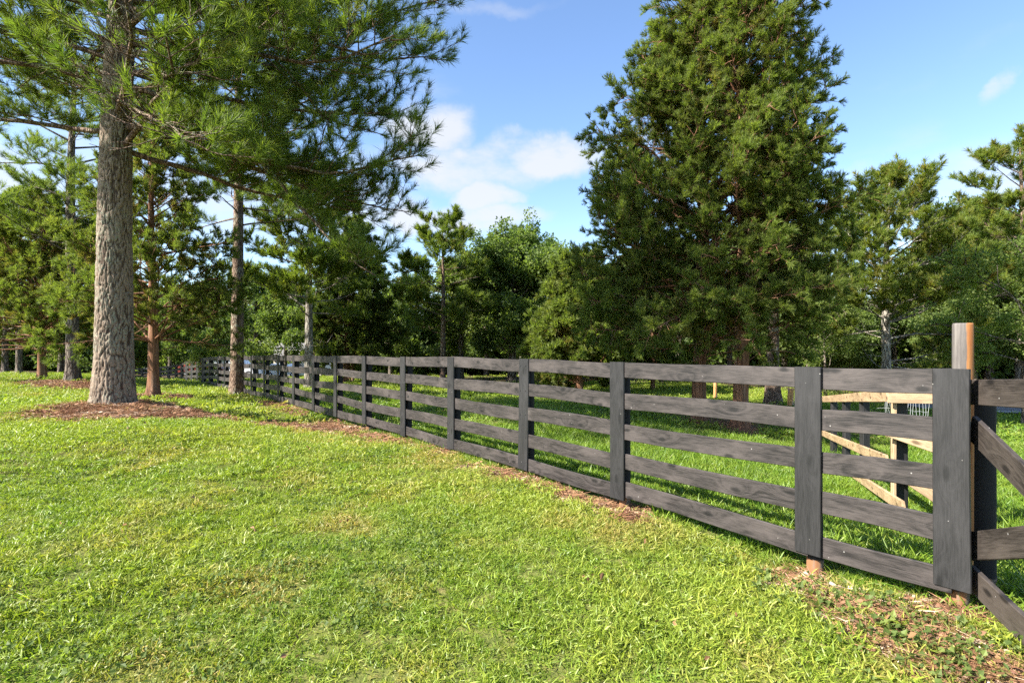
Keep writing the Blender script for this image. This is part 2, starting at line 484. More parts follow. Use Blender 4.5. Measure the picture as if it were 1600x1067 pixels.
def hgt(x, y, rough=True):
    x = np.atleast_1d(np.asarray(x, float)); y = np.atleast_1d(np.asarray(y, float))
    out = np.empty_like(x)
    for s in range(0, len(x), 20000):
        xx = x[s:s + 20000]; yy = y[s:s + 20000]
        d2 = (xx[:, None] - ctrl[None, :, 0]) ** 2 + (yy[:, None] - ctrl[None, :, 1]) ** 2
        e = (0.09 * np.hypot(xx, yy) + .12) ** 2
        w = 1.0 / (d2 + e[:, None]) ** 1.7
        out[s:s + 20000] = (w * ctrl[None, :, 2]).sum(1) / w.sum(1)
    fs = np.exp(-(side(x, y) / .35) ** 2) * smooth01(-1.0, 0.0, (x - f0x) * FD[0] + (y - f0z) * FD[1]) * smooth01(12, 9, y)
    out -= .045 * fs
    if rough:
        out += (fbm(x * .9, y * .9, 5, 3) - .5) * .06 + (fbm(x * 5, y * 5, 9, 2) - .5) * .018
    return out
def h1(x, y): return float(hgt(x, y)[0])

PINE = (ray(175, 10.7), 10.7)
CED_L = (ray(240, 16), 16.0)
def mulch(x, y):
    n = fbm(x * 2.2, y * 2.2, 31, 4) - .5
    d1 = np.hypot((x - PINE[0] - .55) / 1.55, (y - PINE[1] + .65) / 1.55) + n * .55
    m = smooth01(1.0, .72, d1)
    # straw tongue running to the right from the pine in its shadow
    t = seg_dist(x, y, PINE[0] + 1, PINE[1] - .3, PINE[0] + 4.6, PINE[1] + .15) / .62 + n * 1.3
    m = np.maximum(m, smooth01(1.0, .5, t) * .85)
    d2 = np.hypot((x - CED_L[0]) / 1.5, (y - CED_L[1]) / 1.2) + n * .7
    m = np.maximum(m, smooth01(1.0, .7, d2) * .9)
    px, pz = ray(118, 22), 22.0
    d3 = np.hypot((x - px) / 2.1, (y - pz + .6) / 1.3) + n * .6
    m = np.maximum(m, smooth01(1.0, .7, d3))
    for px, pz, r in ((ray(1155, 12.5), 12.5, 1.3), (ray(1105, 13.3), 13.3, 1.5)):
        m = np.maximum(m, smooth01(1.0, .5, np.hypot(x - px, y - pz) / r + n * .9) * .6)
    # bare worn strip under the fence on the lawn side
    s = side(x, y); al = (x - f0x) * FD[0] + (y - f0z) * FD[1]
    strip = np.exp(-((s - .22) / .26) ** 2) * smooth01(.36, .56, fbm(al * 1.1 + 3.3, s * 1.2, 77, 3)) * (al > -.6) * (al < 30)
    m = np.maximum(m, strip * 1.0)
    corner = smooth01(1.0, .3, seg_dist(x, y, ray(1240, 3.75), 3.75, ray(1560, 2.5), 2.5) / .42 + n * 1.4)
    m = np.maximum(m, corner * .66)
    for q_ in FENCE[:8]:
        fx_, fz_ = fence_at(q_[0])
        m = np.maximum(m, smooth01(1.0, .4, np.hypot(x - fx_ - FN[0] * .05, y - fz_ - FN[1] * .05) / .25 + n * .6) * .75)
    foot = smooth01(1.0, .2, seg_dist(x, y, ray(470, 11.2), 11.2, ray(640, 8.4), 8.4) / .30 + n * 1.2)
    m = np.maximum(m, foot * .8)
    return m
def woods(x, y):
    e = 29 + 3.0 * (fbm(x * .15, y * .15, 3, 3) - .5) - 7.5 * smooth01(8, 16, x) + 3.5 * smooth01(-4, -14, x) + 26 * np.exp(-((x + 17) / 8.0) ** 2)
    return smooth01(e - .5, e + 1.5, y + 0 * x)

def axis(lo, hi, n, c, k):
    t = np.linspace(-1, 1, n)
    s = np.sinh(k * t) / math.sinh(k)
    return np.where(s < 0, c + s * (c - lo), c + s * (hi - c))
gx = axis(-420, 420, 330, -1.0, 5.6)
gy = axis(-60, 900, 360, 6.0, 5.8)
gy = gy[gy > -40]
GX, GY = np.meshgrid(gx, gy)
gv = np.c_[GX.ravel(), GY.ravel(), hgt(GX.ravel(), GY.ravel())]
nx, ny = len(gx), len(gy)
ii = np.arange(nx * ny).reshape(ny, nx)
gf = np.stack([ii[:-1, :-1], ii[:-1, 1:], ii[1:, 1:], ii[1:, :-1]], -1).reshape(-1, 4)
ground = mesh_obj('ground', gv, gf, M['ground'], smooth=True,
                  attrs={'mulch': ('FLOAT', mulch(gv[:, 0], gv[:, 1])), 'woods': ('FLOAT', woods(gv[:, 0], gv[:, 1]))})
tag(ground, kind='structure')

# road at the right, a sheet following the ground with painted edge line
def strip_mesh(name, x0, x1, ya, yb, lift, mat, n=60):
    xs = np.linspace(x0, x1, n); rows = 5
    V = []
    for r in range(rows):
        k = r / (rows - 1)
        y = ya(xs) * (1 - k) + yb(xs) * k
        V.append(np.c_[xs, y, np.zeros(n)])
    V = np.concatenate(V)
    V[:, 2] = hgt(V[:, 0], V[:, 1], False) + lift
    i = np.arange(rows * n).reshape(rows, n)
    f = np.stack([i[:-1, :-1], i[:-1, 1:], i[1:, 1:], i[1:, :-1]], -1).reshape(-1, 4)
    return mesh_obj(name, V, f, mat, smooth=True)
ra = lambda x: 16.9 - (x - 15.4) * .22
rb = lambda x: 19.6 - (x - 15.4) * .22
road = tag(strip_mesh('road', 13.2, 60, ra, rb, .07, M['asphalt']), kind='structure')
tag(strip_mesh('road_edge_line', 13.2, 60, lambda x: ra(x) + .22, lambda x: ra(x) + .34, .078, M['line_paint']), kind='structure')
tag(strip_mesh('road_edge_line', 13.2, 60, lambda x: rb(x) - .34, lambda x: rb(x) - .22, .078, M['line_paint']), kind='structure')

# ------------------------------------------------------------------ instancing of leaf / blade assets inside one object
def asset(name, V, F, mat, lv):
    me = mk_mesh(name, V, F, mat, False, {'lv': ('FLOAT', lv)})
    return bpy.data.objects.new(name, me)       # kept out of the scene, only read by the node groups
def scatter_group(name, assets):
    g = bpy.data.node_groups.new(name, 'GeometryNodeTree')
    g.interface.new_socket('Geometry', in_out='INPUT', socket_type='NodeSocketGeometry')
    g.interface.new_socket('Geometry', in_out='OUTPUT', socket_type='NodeSocketGeometry')
    gi = g.nodes.new('NodeGroupInput'); go = g.nodes.new('NodeGroupOutput')
    g2i = g.nodes.new('GeometryNodeGeometryToInstance')
    for a in reversed(assets):
        oi = g.nodes.new('GeometryNodeObjectInfo'); oi.inputs['Object'].default_value = a
        oi.inputs['As Instance'].default_value = False
        g.links.new(oi.outputs['Geometry'], g2i.inputs[0])
    m2p = g.nodes.new('GeometryNodeMeshToPoints')
    g.links.new(gi.outputs[0], m2p.inputs[0])
    iop = g.nodes.new('GeometryNodeInstanceOnPoints')
    g.links.new(m2p.outputs[0], iop.inputs['Points'])
    g.links.new(g2i.outputs[0], iop.inputs['Instance'])
    iop.inputs['Pick Instance'].default_value = True
    def na(nm, tp):
        n = g.nodes.new('GeometryNodeInputNamedAttribute'); n.data_type = tp; n.inputs[0].default_value = nm
        return n.outputs[0]
    g.links.new(na('idx', 'INT'), iop.inputs['Instance Index'])
    g.links.new(na('rot', 'FLOAT_VECTOR'), iop.inputs['Rotation'])
    g.links.new(na('scl', 'FLOAT_VECTOR'), iop.inputs['Scale'])
    g.links.new(iop.outputs[0], go.inputs[0])
    return g
def euler_from(dirs, roll):
    """XYZ euler turning +Z to dirs with a roll about it"""
    d = dirs / np.maximum(np.linalg.norm(dirs, axis=1, keepdims=True), 1e-9)
    ph = np.arctan2(d[:, 1], d[:, 0]); th = np.arccos(np.clip(d[:, 2], -1, 1))
    cp, sp, ct, st, cr, sr = np.cos(ph), np.sin(ph), np.cos(th), np.sin(th), np.cos(roll), np.sin(roll)
    r00 = cp * ct * cr - sp * sr; r10 = sp * ct * cr + cp * sr; r20 = -st * cr
    r21 = st * sr; r22 = ct
    return np.c_[np.arctan2(r21, r22), -np.arcsin(np.clip(r20, -1, 1)), np.arctan2(r10, r00)]
def scatter_mesh(name, P, rot, scl, idx, tint, mat):
    scl = np.asarray(scl, float)
    if scl.ndim == 1: scl = np.repeat(scl[:, None], 3, 1)
    return mk_mesh(name, P, [], mat, False, {'rot': ('FLOAT_VECTOR', rot), 'scl': ('FLOAT_VECTOR', scl), 'idx': ('INT', idx), 'tint': ('FLOAT_VECTOR', tint)})
def scatter_obj(name, me, group, parent=None):
    o = bpy.data.objects.new(name, me)
    md = o.modifiers.new('scatter', 'NODES'); md.node_group = group
    return link(o, parent)

def blades(rng, base, dirs, length, width, bend, segs=2):
    """bent tapering blades: base (n,3), dirs (n,3) unit, arrays length,width,bend -> V,F"""
    n = len(base)
    d = dirs / np.linalg.norm(dirs, axis=1, keepdims=True)
    side_ = np.cross(d, rng.normal(size=(n, 3))); side_ /= np.linalg.norm(side_, axis=1, keepdims=True)
    fall = np.cross(side_, d)
    fall = np.where((fall[:, 2:3] > 0), -fall, fall)
    Vs = []
    for k in range(segs):
        t = k / segs
        c = base + d * (length * t)[:, None] + fall * (bend * length * t * t)[:, None]
        w = width * (1 - .35 * t)
        Vs += [c - side_ * w[:, None] / 2, c + side_ * w[:, None] / 2]
    Vs.append(base + d * length[:, None] + fall * (bend * length)[:, None])
    V = np.stack(Vs, 1).reshape(-1, 3)
    per = 2 * segs + 1
    o = np.arange(n)[:, None] * per
    Q = [np.concatenate([o + 2 * k, o + 2 * k + 1, o + 2 * k + 3, o + 2 * k + 2], 1) for k in range(segs - 1)]
    T = np.concatenate([o + 2 * segs - 2, o + 2 * segs - 1, o + 2 * segs], 1)
    return V, ([np.concatenate(Q)] if Q else []) + [T], per

def sph(rng, n):
    v = rng.normal(size=(n, 3)); return v / np.linalg.norm(v, axis=1, keepdims=True)

# --- needle tufts (bottle-brush along +Z)
def needle_assets(n_var, n, L, Wd, seed):
    out = []
    for i in range(n_var):
        r = np.random.default_rng(seed + i)
        t = r.random(n) ** .7
        base = np.c_[r.normal(0, .006, n), r.normal(0, .006, n), t * L * .8 - L * .25]
        az = r.random(n) * 2 * PI; el = np.radians(r.uniform(12, 75, n)) * (1 - .35 * t)
        d = np.c_[np.cos(az) * np.sin(el), np.sin(az) * np.sin(el), np.cos(el)]
        V, F, per = blades(r, base, d, r.uniform(.65, 1.05, n) * L, r.uniform(.8, 1.2, n) * Wd, r.uniform(.02, .22, n), 2)
        out.append(asset('needle_tuft', V, F, M['pine'], np.repeat(r.random(n), per)))
    return out
G_PINE_N = scatter_group('pine_near', needle_assets(4, 64, .20, .0062, 10))
G_PINE_F = scatter_group('pine_far', needle_assets(4, 46, .185, .0125, 20))
# --- cedar sprays: feathery, many short scale twigs
def spray_assets(n_var, n, L, Wd, seed):
    out = []
    for i in range(n_var):
        r = np.random.default_rng(seed + i)
        nb = 7; bases = []; dirs = []
        for b in range(nb):
            az = r.random() * 2 * PI; el = r.uniform(.08, .75)
            bd = np.array([math.cos(az) * math.sin(el), math.sin(az) * math.sin(el), math.cos(el)])
            k = n // nb
            t = np.linspace(.05, 1, k) * L * r.uniform(.6, 1.1)
            bases.append(bd[None] * t[:, None] + np.c_[np.zeros(k), np.zeros(k), -.30 * t * t / L])
            dd = bd[None] + sph(r, k) * .62
            dirs.append(dd)
        base = np.concatenate(bases); d = np.concatenate(dirs); m = len(base)
        V, F, per = blades(r, base, d, r.uniform(.6, 1.3, m) * L * .36, r.uniform(.7, 1.3, m) * Wd, r.uniform(0, .3, m), 2)
        out.append(asset('cedar_spray', V, F, M['cedar'], np.repeat(r.random(m), per)))
    return out
G_CED = scatter_group('cedar', spray_assets(5, 175, .25, .0088, 40))
G_CED_F = scatter_group('cedar_far', spray_assets(3, 105, .30, .021, 50))
# --- broad leaf clumps
def leaf_assets(n_var, n, R, LL, LW, seed):
    out = []
    for i in range(n_var):
        r = np.random.default_rng(seed + i)
        c = sph(r, n) * (r.random((n, 1)) ** .5) * R
        c[:, 2] *= .6
        d = c / R * .6 + sph(r, n) * .55 + np.array([0, 0, -.15]); d /= np.linalg.norm(d, axis=1, keepdims=True)
        nrm = sph(r, n) * .7 + np.array([0, 0, 1.0])
        s_ = np.cross(d, nrm); s_ /= np.linalg.norm(s_, axis=1, keepdims=True); up = np.cross(s_, d)
        l = r.uniform(.7, 1.2, n)[:, None] * LL; w = r.uniform(.75, 1.2, n)[:, None] * LW
        fold = up * w * .18
        V = np.stack([c, c + d * l * .45 + s_ * w / 2 + fold, c + d * l, c + d * l * .45 - s_ * w / 2 + fold], 1).reshape(-1, 3)
        o = np.arange(n)[:, None] * 4
        F = np.concatenate([np.concatenate([o, o + 1, o + 2], 1), np.concatenate([o, o + 2, o + 3], 1)])
        out.append(asset('leaf_clump', V, F, M['leaf'], np.repeat(r.random(n), 4)))
    return out
G_LEAF = scatter_group('leaves', leaf_assets(4, 46, .30, .11, .065, 60))
G_LEAF_F = scatter_group('leaves_far', leaf_assets(4, 40, .46, .19, .12, 70))

# ------------------------------------------------------------------ tubes
class Tubes:
    def __init__(s): s.V = []; s.F = []; s.n = 0
    def add(s, P, R, k=6):
        P = np.asarray(P, float); R = np.asarray(R, float); n = len(P)
        T = np.gradient(P, axis=0); T /= np.maximum(np.linalg.norm(T, axis=1, keepdims=True), 1e-9)
        ref = np.array([0, 0, 1.0]) if abs(T[0, 2]) < .9 else np.array([1.0, 0, 0])
        A = np.cross(T, ref); A /= np.maximum(np.linalg.norm(A, axis=1, keepdims=True), 1e-9)
        B = np.cross(T, A)
        a = np.arange(k) * 2 * PI / k
        V = P[:, None] + R[:, None, None] * (np.cos(a)[None, :, None] * A[:, None] + np.sin(a)[None, :, None] * B[:, None])
        i = np.arange(n * k).reshape(n, k) + s.n
        j = np.roll(i, -1, 1)
        s.V.append(V.reshape(-1, 3)); s.F.append(np.stack([i[:-1], j[:-1], j[1:], i[1:]], -1).reshape(-1, 4))
        s.n += n * k
    def obj(s, name, mat, parent=None):
        return mesh_obj(name, np.concatenate(s.V), np.concatenate(s.F), mat, parent, True)
    def mesh(s, name, mat):
        return mk_mesh(name, np.concatenate(s.V), np.concatenate(s.F), mat, True)
def grow(rng, p, d, L, n, up=0.0, wob=.15, tip_up=0.0):
    P = [np.array(p, float)]; d = np.array(d, float); d /= np.linalg.norm(d)
    for i in range(n):
        t = (i + 1) / n
        d = d + rng.normal(size=3) * wob + np.array([0, 0, up + tip_up * t])
        d /= np.linalg.norm(d)
        P.append(P[-1] + d * L / n)
    return np.array(P)
def along(P, t):
    s = t * (len(P) - 1); i = min(int(s), len(P) - 2); f = s - i
    return P[i] * (1 - f) + P[i + 1] * f, P[i + 1] - P[i]
def perp_dir(rng, d, ang, flat=0.0, sgn=None):
    d = d / np.linalg.norm(d)
    if sgn is not None:                     # in the horizontal plane, to one side
        s_ = np.cross(d, [0, 0, 1.0]); s_ /= max(np.linalg.norm(s_), 1e-6); q = s_ * sgn + np.array([0, 0, rng.uniform(-.25, .55)]) * (1 - flat)
    else:
        q = np.cross(d, rng.normal(size=3))
    q /= max(np.linalg.norm(q), 1e-6)
    return d * math.cos(ang) + q * math.sin(ang)

class Fol:
    def __init__(s): s.P = []; s.D = []; s.S = []; s.T = []
    def add(s, p, d, sc, t): s.P.append(p); s.D.append(d); s.S.append(sc); s.T.append(t)
    def mesh(s, name, mat, rng, nvar):
        n = len(s.P)
        P = np.array(s.P); D = np.array(s.D); T = np.array(s.T)
        return scatter_mesh(name, P, euler_from(D, rng.random(n) * 6.28), np.array(s.S), rng.integers(0, nvar, n), T, mat)

def pine_limb(rng, tb, fo, p, d, L, r0, dens=1.0, tsc=1.0, up=-.02, bare=.25, dry=.06, tone=.4, sub_l=.42):
    n = max(6, int(L * 2.2))
    P = grow(rng, p, d, L, n, up, .10, .07)
    tb.add(P, np.linspace(r0, r0 * .16, len(P)) , 7)
    ns = max(4, int(L * 3.6 * dens))
    for q in range(ns):
        t = bare + (1 - bare) * (q + rng.random()) / ns
        a, dd = along(P, min(t, .995))
        sl = L * sub_l * (1.08 - t * .72) * rng.uniform(.6, 1.15)
        sd = perp_dir(rng, dd, math.radians(rng.uniform(35, 68)), .2, 1 if q % 2 else -1)
        SP = grow(rng, a, sd, sl, 5, .03, .16, .10)
        tb.add(SP, np.linspace(max(r0 * .30 * (1 - .5 * t), .008), .005, 6), 4)
        nt_ = max(3, int(sl * 5.2 * dens))
        for w in range(nt_):
            u = .22 + .78 * (w + rng.random()) / nt_
            b, bd = along(SP, min(u, .99))
            td = perp_dir(rng, bd, math.radians(rng.uniform(20, 60)), 0, 1 if w % 2 else -1)
            tl = rng.uniform(.10, .34)
            e = b + td / np.linalg.norm(td) * tl + np.array([0, 0, tl * .25])
            if tsc < 1.6: tb.add(np.array([b, (b + e) / 2 + rng.normal(size=3) * .015, e]), np.array([.006, .005, .004]), 3)
            tn = np.clip(tone + rng.normal() * .28, 0, 1)
            dy = dry * 2 if rng.random() < .12 else dry * rng.random()
            fd = td / np.linalg.norm(td) + np.array([0, 0, .55])
            fo.add(e, fd, tsc * rng.uniform(.75, 1.2), (tn, min(dy * (3 if rng.random() < .06 else 1), 1), 0))
            if rng.random() < .55:
                fo.add((b + e) / 2, fd + rng.normal(size=3) * .3, tsc * rng.uniform(.6, .95), (tn * .8, dy, 0))
        fo.add(SP[-1], SP[-1] - SP[-2] + np.array([0, 0, .1]), tsc, (tone, 0, 0))
    fo.add(P[-1], P[-1] - P[-2], tsc, (tone, 0, 0))
    return P

def trunk_rings(rng, H, r0, r1, lean=(0, 0), flare=.5, n=40, k=24, wob=.05, rough=.03, lobes=0):
    """trunk along z with flare at the base; returns V,F and centre function"""
    z = np.concatenate([[-.25, -.05], np.linspace(.0, 1, n) ** 1.15 * H])
    t = np.clip(z / H, 0, 1)
    ph = rng.random(4) * 6
    cx = lean[0] * t * H + wob * np.sin(t * 5 + ph[0]) * H * .12 * t
    cy = lean[1] * t * H + wob * np.sin(t * 6 + ph[1]) * H * .12 * t
    rad = r0 * (1 - t) ** .8 + r1 * (1 - (1 - t) ** .8)
    rad = rad * (1 + flare * np.exp(-np.maximum(z, 0) / (r0 * 1.25)))
    a = np.arange(k) * 2 * PI / k
    rr = rad[:, None] * (1 + rough * (fbm(np.cos(a)[None] * 2.5 + 7 + z[:, None] * 1.2, np.sin(a)[None] * 2.5 + z[:, None] * .9, 3, 3) - .5) * 2)
    fl = np.exp(-np.maximum(z, 0) / (r0 * 2))[:, None]
    nl = 5
    rr = rr * (1 + .16 * fl * np.sin(a[None] * nl + ph[2]))
    if lobes: rr = rr * (1 + lobes * np.sin(a[None] * 4 + ph[3] + z[:, None] * .7) + lobes * .5 * np.sin(a[None] * 7 + z[:, None]))
    V = np.stack([cx[:, None] + rr * np.cos(a), cy[:, None] + rr * np.sin(a), np.repeat(z[:, None], k, 1)], -1).reshape(-1, 3)
    i = np.arange(len(z) * k).reshape(len(z), k); j = np.roll(i, -1, 1)
    F = np.stack([i[:-1], j[:-1], j[1:], i[1:]], -1).reshape(-1, 4)
    cen = lambda h: np.array([np.interp(h, z, cx), np.interp(h, z, cy), h])
    rf = lambda h: float(np.interp(h, z, rad))
    return V, F, cen, rf

def tree_root(name, X, Y, label, cat, group=None, rz=0.0, sink=.03):
    return empty(name, (X, Y, h1(X, Y) - sink), rz, label, cat, group)

# ------------------------------------------------------------------ the big pine at the left
def big_pine():
    rng = np.random.default_rng(3)
    root = tree_root('pine_tree', *PINE, 'tall pine with thick grey-brown trunk rising from pine straw at left', 'tree')
    H, r0 = 17.0, .335
    # detailed bark on the trunk: plates pushed out, cracks recessed
    k, n = 150, 420
    z = np.concatenate([[-.2], np.linspace(-.05, H, n) if False else np.concatenate([np.linspace(-.05, 8.5, 360), np.linspace(8.7, H, 40)])])
    a = np.arange(k) * 2 * PI / k
    t = np.clip(z / H, 0, 1)
    cx = np.where(z < 7, .0052 * z * z, .255 + (z - 7) * .045); cy = -.01 * z + .06 * np.sin(z * .5 + 1)
    rad = (r0 * (1 - t) + .10 * t) * (1 + .24 * np.exp(-np.maximum(z, 0) / .42))
    A, Z = np.meshgrid(a, z)
    root_l = 1 + .07 * np.exp(-np.maximum(Z, 0) / .45) * (np.sin(A * 5 + .6) + .5 * np.sin(A * 9))
    # cell noise F2-F1 on the unrolled trunk (periodic in angle)
    us, vs = 26, 3.4
    u = A / (2 * PI) * us; v = Z * vs
    u0 = u + (fbm(u * .9, v * 1.1, 4, 3) - .5) * 1.9
    v0 = v + (fbm(u * .8 + 9, v * 1.2, 8, 3) - .5) * 2.4
    iu = np.floor(u0).astype(np.int64); iv = np.floor(v0).astype(np.int64)
    f1 = np.full(u.shape, 9.0); f2 = np.full(u.shape, 9.0)
    for du in (-1, 0, 1):
        for dv in (-1, 0, 1):
            cu = iu + du; cv = iv + dv
            pu = cu + _hash(cu % us, cv, 1, 5); pv = cv + _hash(cu % us, cv, 2, 6)
            dd = np.hypot(u0 - pu, v0 - pv)
            f2 = np.where(dd < f1, f1, np.minimum(f2, dd)); f1 = np.minimum(f1, dd)
    crev = smooth01(-.05, .42, f2 - f1 + (fbm(A * 40, Z * 11, 13, 3) - .5) * .32)
    fine = fbm(A * 22, Z * 14, 12, 3) - .5
    R = rad[:, None] * root_l + (crev - 1) * .024 + fine * .018
    V = np.stack([cx[:, None] + R * np.cos(A), cy[:, None] + R * np.sin(A), Z], -1).reshape(-1, 3)
    i = np.arange(len(z) * k).reshape(len(z), k); j = np.roll(i, -1, 1)
    F = np.stack([i[:-1], j[:-1], j[1:], i[1:]], -1).reshape(-1, 4)
    m, tt = new_mat('plated_pine_bark'); N = NT(tt)
    tc = N.n('ShaderNodeTexCoord').outputs['Object']
    cr = N.attr('crev').outputs['Fac']
    n1 = N.noise(N.mapping(tc, (30, 30, 12)), 1, 6, .7); n2 = N.noise(tc, 1.7, 5, .6); n3 = N.noise(tc, 26, 4, .65)
    col = N.mix(N.ramp(n1, .3, .7), C(.145, .105, .076), C(.275, .21, .155))
    col = N.mix(N.ramp(n2, .42, .62, 0, .6), col, C(.16, .105, .082))
    li = N.math('MULTIPLY', N.ramp(n2, .40, .60), N.ramp(n3, .42, .60))
    col = N.mix(N.math('MULTIPLY', li, .65), col, C(.26, .29, .21))
    col = N.mix(N.ramp(N.noise(tc, 55, 3, .6), .60, .70, 0, .7), col, C(.42, .42, .36))
    col = N.mix(N.ramp(cr, .05, .55), C(.062, .042, .031), col)
    N.out(N.bsdf(col, .92, .12, n1, .6, .012).outputs[0])
    mesh_obj('trunk', V, F, m, root, True, {'crev': ('FLOAT', crev.ravel())})
    cen = lambda h: np.array([.0052 * h * h if h < 7 else .255 + (h - 7) * .045, -.01 * h + .06 * math.sin(h * .5 + 1), h])
    fo = Fol()
    # limbs: (height, azimuth deg from +X towards +Y, length, rise deg)
    limbs = [(4.85, -14, 4.8, 38), (5.0, 34, 4.8, 4), (5.3, 176, 4.6, 4), (5.9, 150, 4.4, 6), (6.3, 192, 4.8, 6), (7.1, 140, 4.6, 10), (7.7, 172, 5.0, 10), (5.6, -48, 4.4, 4), (5.4, -8, 6.0, -2), (5.5, 14, 5.6, 0), (6.6, -160, 4.0, 14), (5.8, -28, 5.2, 2),
             (5.9, 62, 4.8, 6), (6.1, 205, 4.6, 10), (6.2, -2, 6.3, 0), (6.35, -36, 5.2, 4), (6.5, 24, 5.6, 3), (6.6, 130, 4.2, 12), (7.4, -62, 4.4, 8), (6.8, -16, 6.1, 3),
             (6.9, 180, 4.8, 12), (7.0, 6, 6.2, 4), (7.15, -34, 5.4, 6), (7.3, 46, 5.2, 6), (7.4, 155, 4.6, 12), (8.3, -115, 4.0, 14), (7.6, -10, 6.0, 6), (7.8, 16, 5.8, 8),
             (7.9, 215, 4.6, 14), (8.0, -52, 5.0, 9), (8.2, -24, 5.7, 9), (8.4, 2, 5.8, 9), (8.5, 190, 4.8, 16), (8.7, 34, 5.4, 12), (8.9, -68, 4.8, 12), (9.1, -14, 5.6, 12),
             (9.4, 95, 4.6, 18), (9.7, 18, 5.2, 16), (10.0, 165, 4.4, 20), (10.4, -45, 4.8, 18), (10.9, -5, 4.8, 20), (11.5, -120, 4.0, 22), (12.1, 70, 4.0, 25),
             (12.7, 10, 4.0, 28), (13.3, 200, 3.5, 30), (14.1, -60, 3.2, 32), (14.9, 100, 2.7, 35), (15.7, 0, 2.2, 42), (16.3, 210, 1.8, 50)]
    for h, az, L, el in limbs:
        if -62 < az < 64 and h < 7.7 and el < 30: el -= 15 * (1 - (h - 5) / 4); L *= 1.02
        az = math.radians(az); el = math.radians(el)
        d = np.array([math.cos(az) * math.cos(el), math.sin(az) * math.cos(el), math.sin(el)])
        c = cen(h); tb = Tubes()
        rr = (r0 * (1 - h / H) + .10 * h / H) * .8
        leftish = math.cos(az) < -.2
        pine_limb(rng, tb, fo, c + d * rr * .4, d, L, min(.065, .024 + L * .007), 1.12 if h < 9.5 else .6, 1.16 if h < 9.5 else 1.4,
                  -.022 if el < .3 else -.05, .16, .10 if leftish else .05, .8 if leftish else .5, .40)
        tb.obj('branch', M['bark_pine'], root)
    for q in range(60):
        h = rng.uniform(14.5, 17.2); fo.add(cen(min(h, 17)) + rng.normal(size=3) * .4, rng.normal(size=3) + [0, 0, 1], 1.3, (.5, 0, 0))
    # the lower stem stands clear of needles on the open side
    c2 = np.array([-PINE[0], -PINE[1]]); c2 /= np.linalg.norm(c2)
    keep = []
    for q in range(len(fo.P)):
        p = fo.P[q]; lat = abs(p[0] * c2[1] - p[1] * c2[0]); fr = p[0] * c2[0] + p[1] * c2[1]
        keep.append(not (fr > 0 and lat < .50 and 2.5 < p[2] < 6.9 + fr * .2 and rng.random() < .9))
    for nm_ in ('P', 'D', 'S', 'T'): setattr(fo, nm_, [v for v, k_ in zip(getattr(fo, nm_), keep) if k_])
    tag(scatter_obj('crown', fo.mesh('crown', M['pine'], rng, 4), G_PINE_N, root), kind='stuff')
big_pine()

# ------------------------------------------------------------------ generic tree meshes (local, base at origin)
def make_pine(seed, H, r0, crown0, Lmax, n_l, shape, far=True, lean=(0, 0), tone=.45, dry=.06, dens=1.0, tsc=1.0, bark='bark_far', dead=0, extra=(), elr=(8, 34)):
    rng = np.random.default_rng(seed)
    V, F, cen, rf = trunk_rings(rng, H, r0, r0 * .12, lean, .35, 44, 20, .06)
    tb = Tubes(); tb.V.append(V); tb.F.append(F); tb.n = len(V)
    fo = Fol(); az = rng.random() * 6.28
    L_list = []
    for i in range(n_l):
        t = (i + .5 * rng.random()) / n_l
        h = crown0 + (H - crown0 - .2) * t
        az += 2.4 + rng.normal() * .35
        L = Lmax * shape(t) * rng.uniform(.75, 1.12)
        el = math.radians(elr[0] + (elr[1] - elr[0]) * t + rng.normal() * 6)
        L_list.append((h, az, L, el))
    L_list += [(h, math.radians(a), L, math.radians(e)) for h, a, L, e in extra]
    for h, a, L, el in L_list:
        if L < .25: continue
        d = np.array([math.cos(a) * math.cos(el), math.sin(a) * math.cos(el), math.sin(el)])
        pine_limb(rng, tb, fo, cen(h), d, L, max(.014, min(.05, L * .014)), dens, tsc, -.015, .32, dry, tone, .40)
    for i in range(dead):
        h = rng.uniform(crown0 * .35, crown0 * 1.1); a = rng.random() * 6.28; L = rng.uniform(.5, 1.6)
        d = np.array([math.cos(a), math.sin(a), rng.uniform(-.3, .4)])
        P = grow(rng, cen(h), d, L, 5, 0, .15); tb.add(P, np.linspace(.022, .005, 6), 4)
        for q in range(3):
            p_, dd = along(P, rng.uniform(.4, .95)); tb.add(grow(rng, p_, perp_dir(rng, dd, .8), L * .4, 3, 0, .15), np.linspace(.009, .003, 4), 3)
    for i in range(int(10 * dens)): fo.add(cen(H) + rng.normal(size=3) * .15, np.array([0, 0, 1.0]) + rng.normal(size=3) * .4, tsc, (tone, 0, 0))
    return tb.mesh('trunk', M[bark]), fo.mesh('crown', M['pine'], rng, 4)

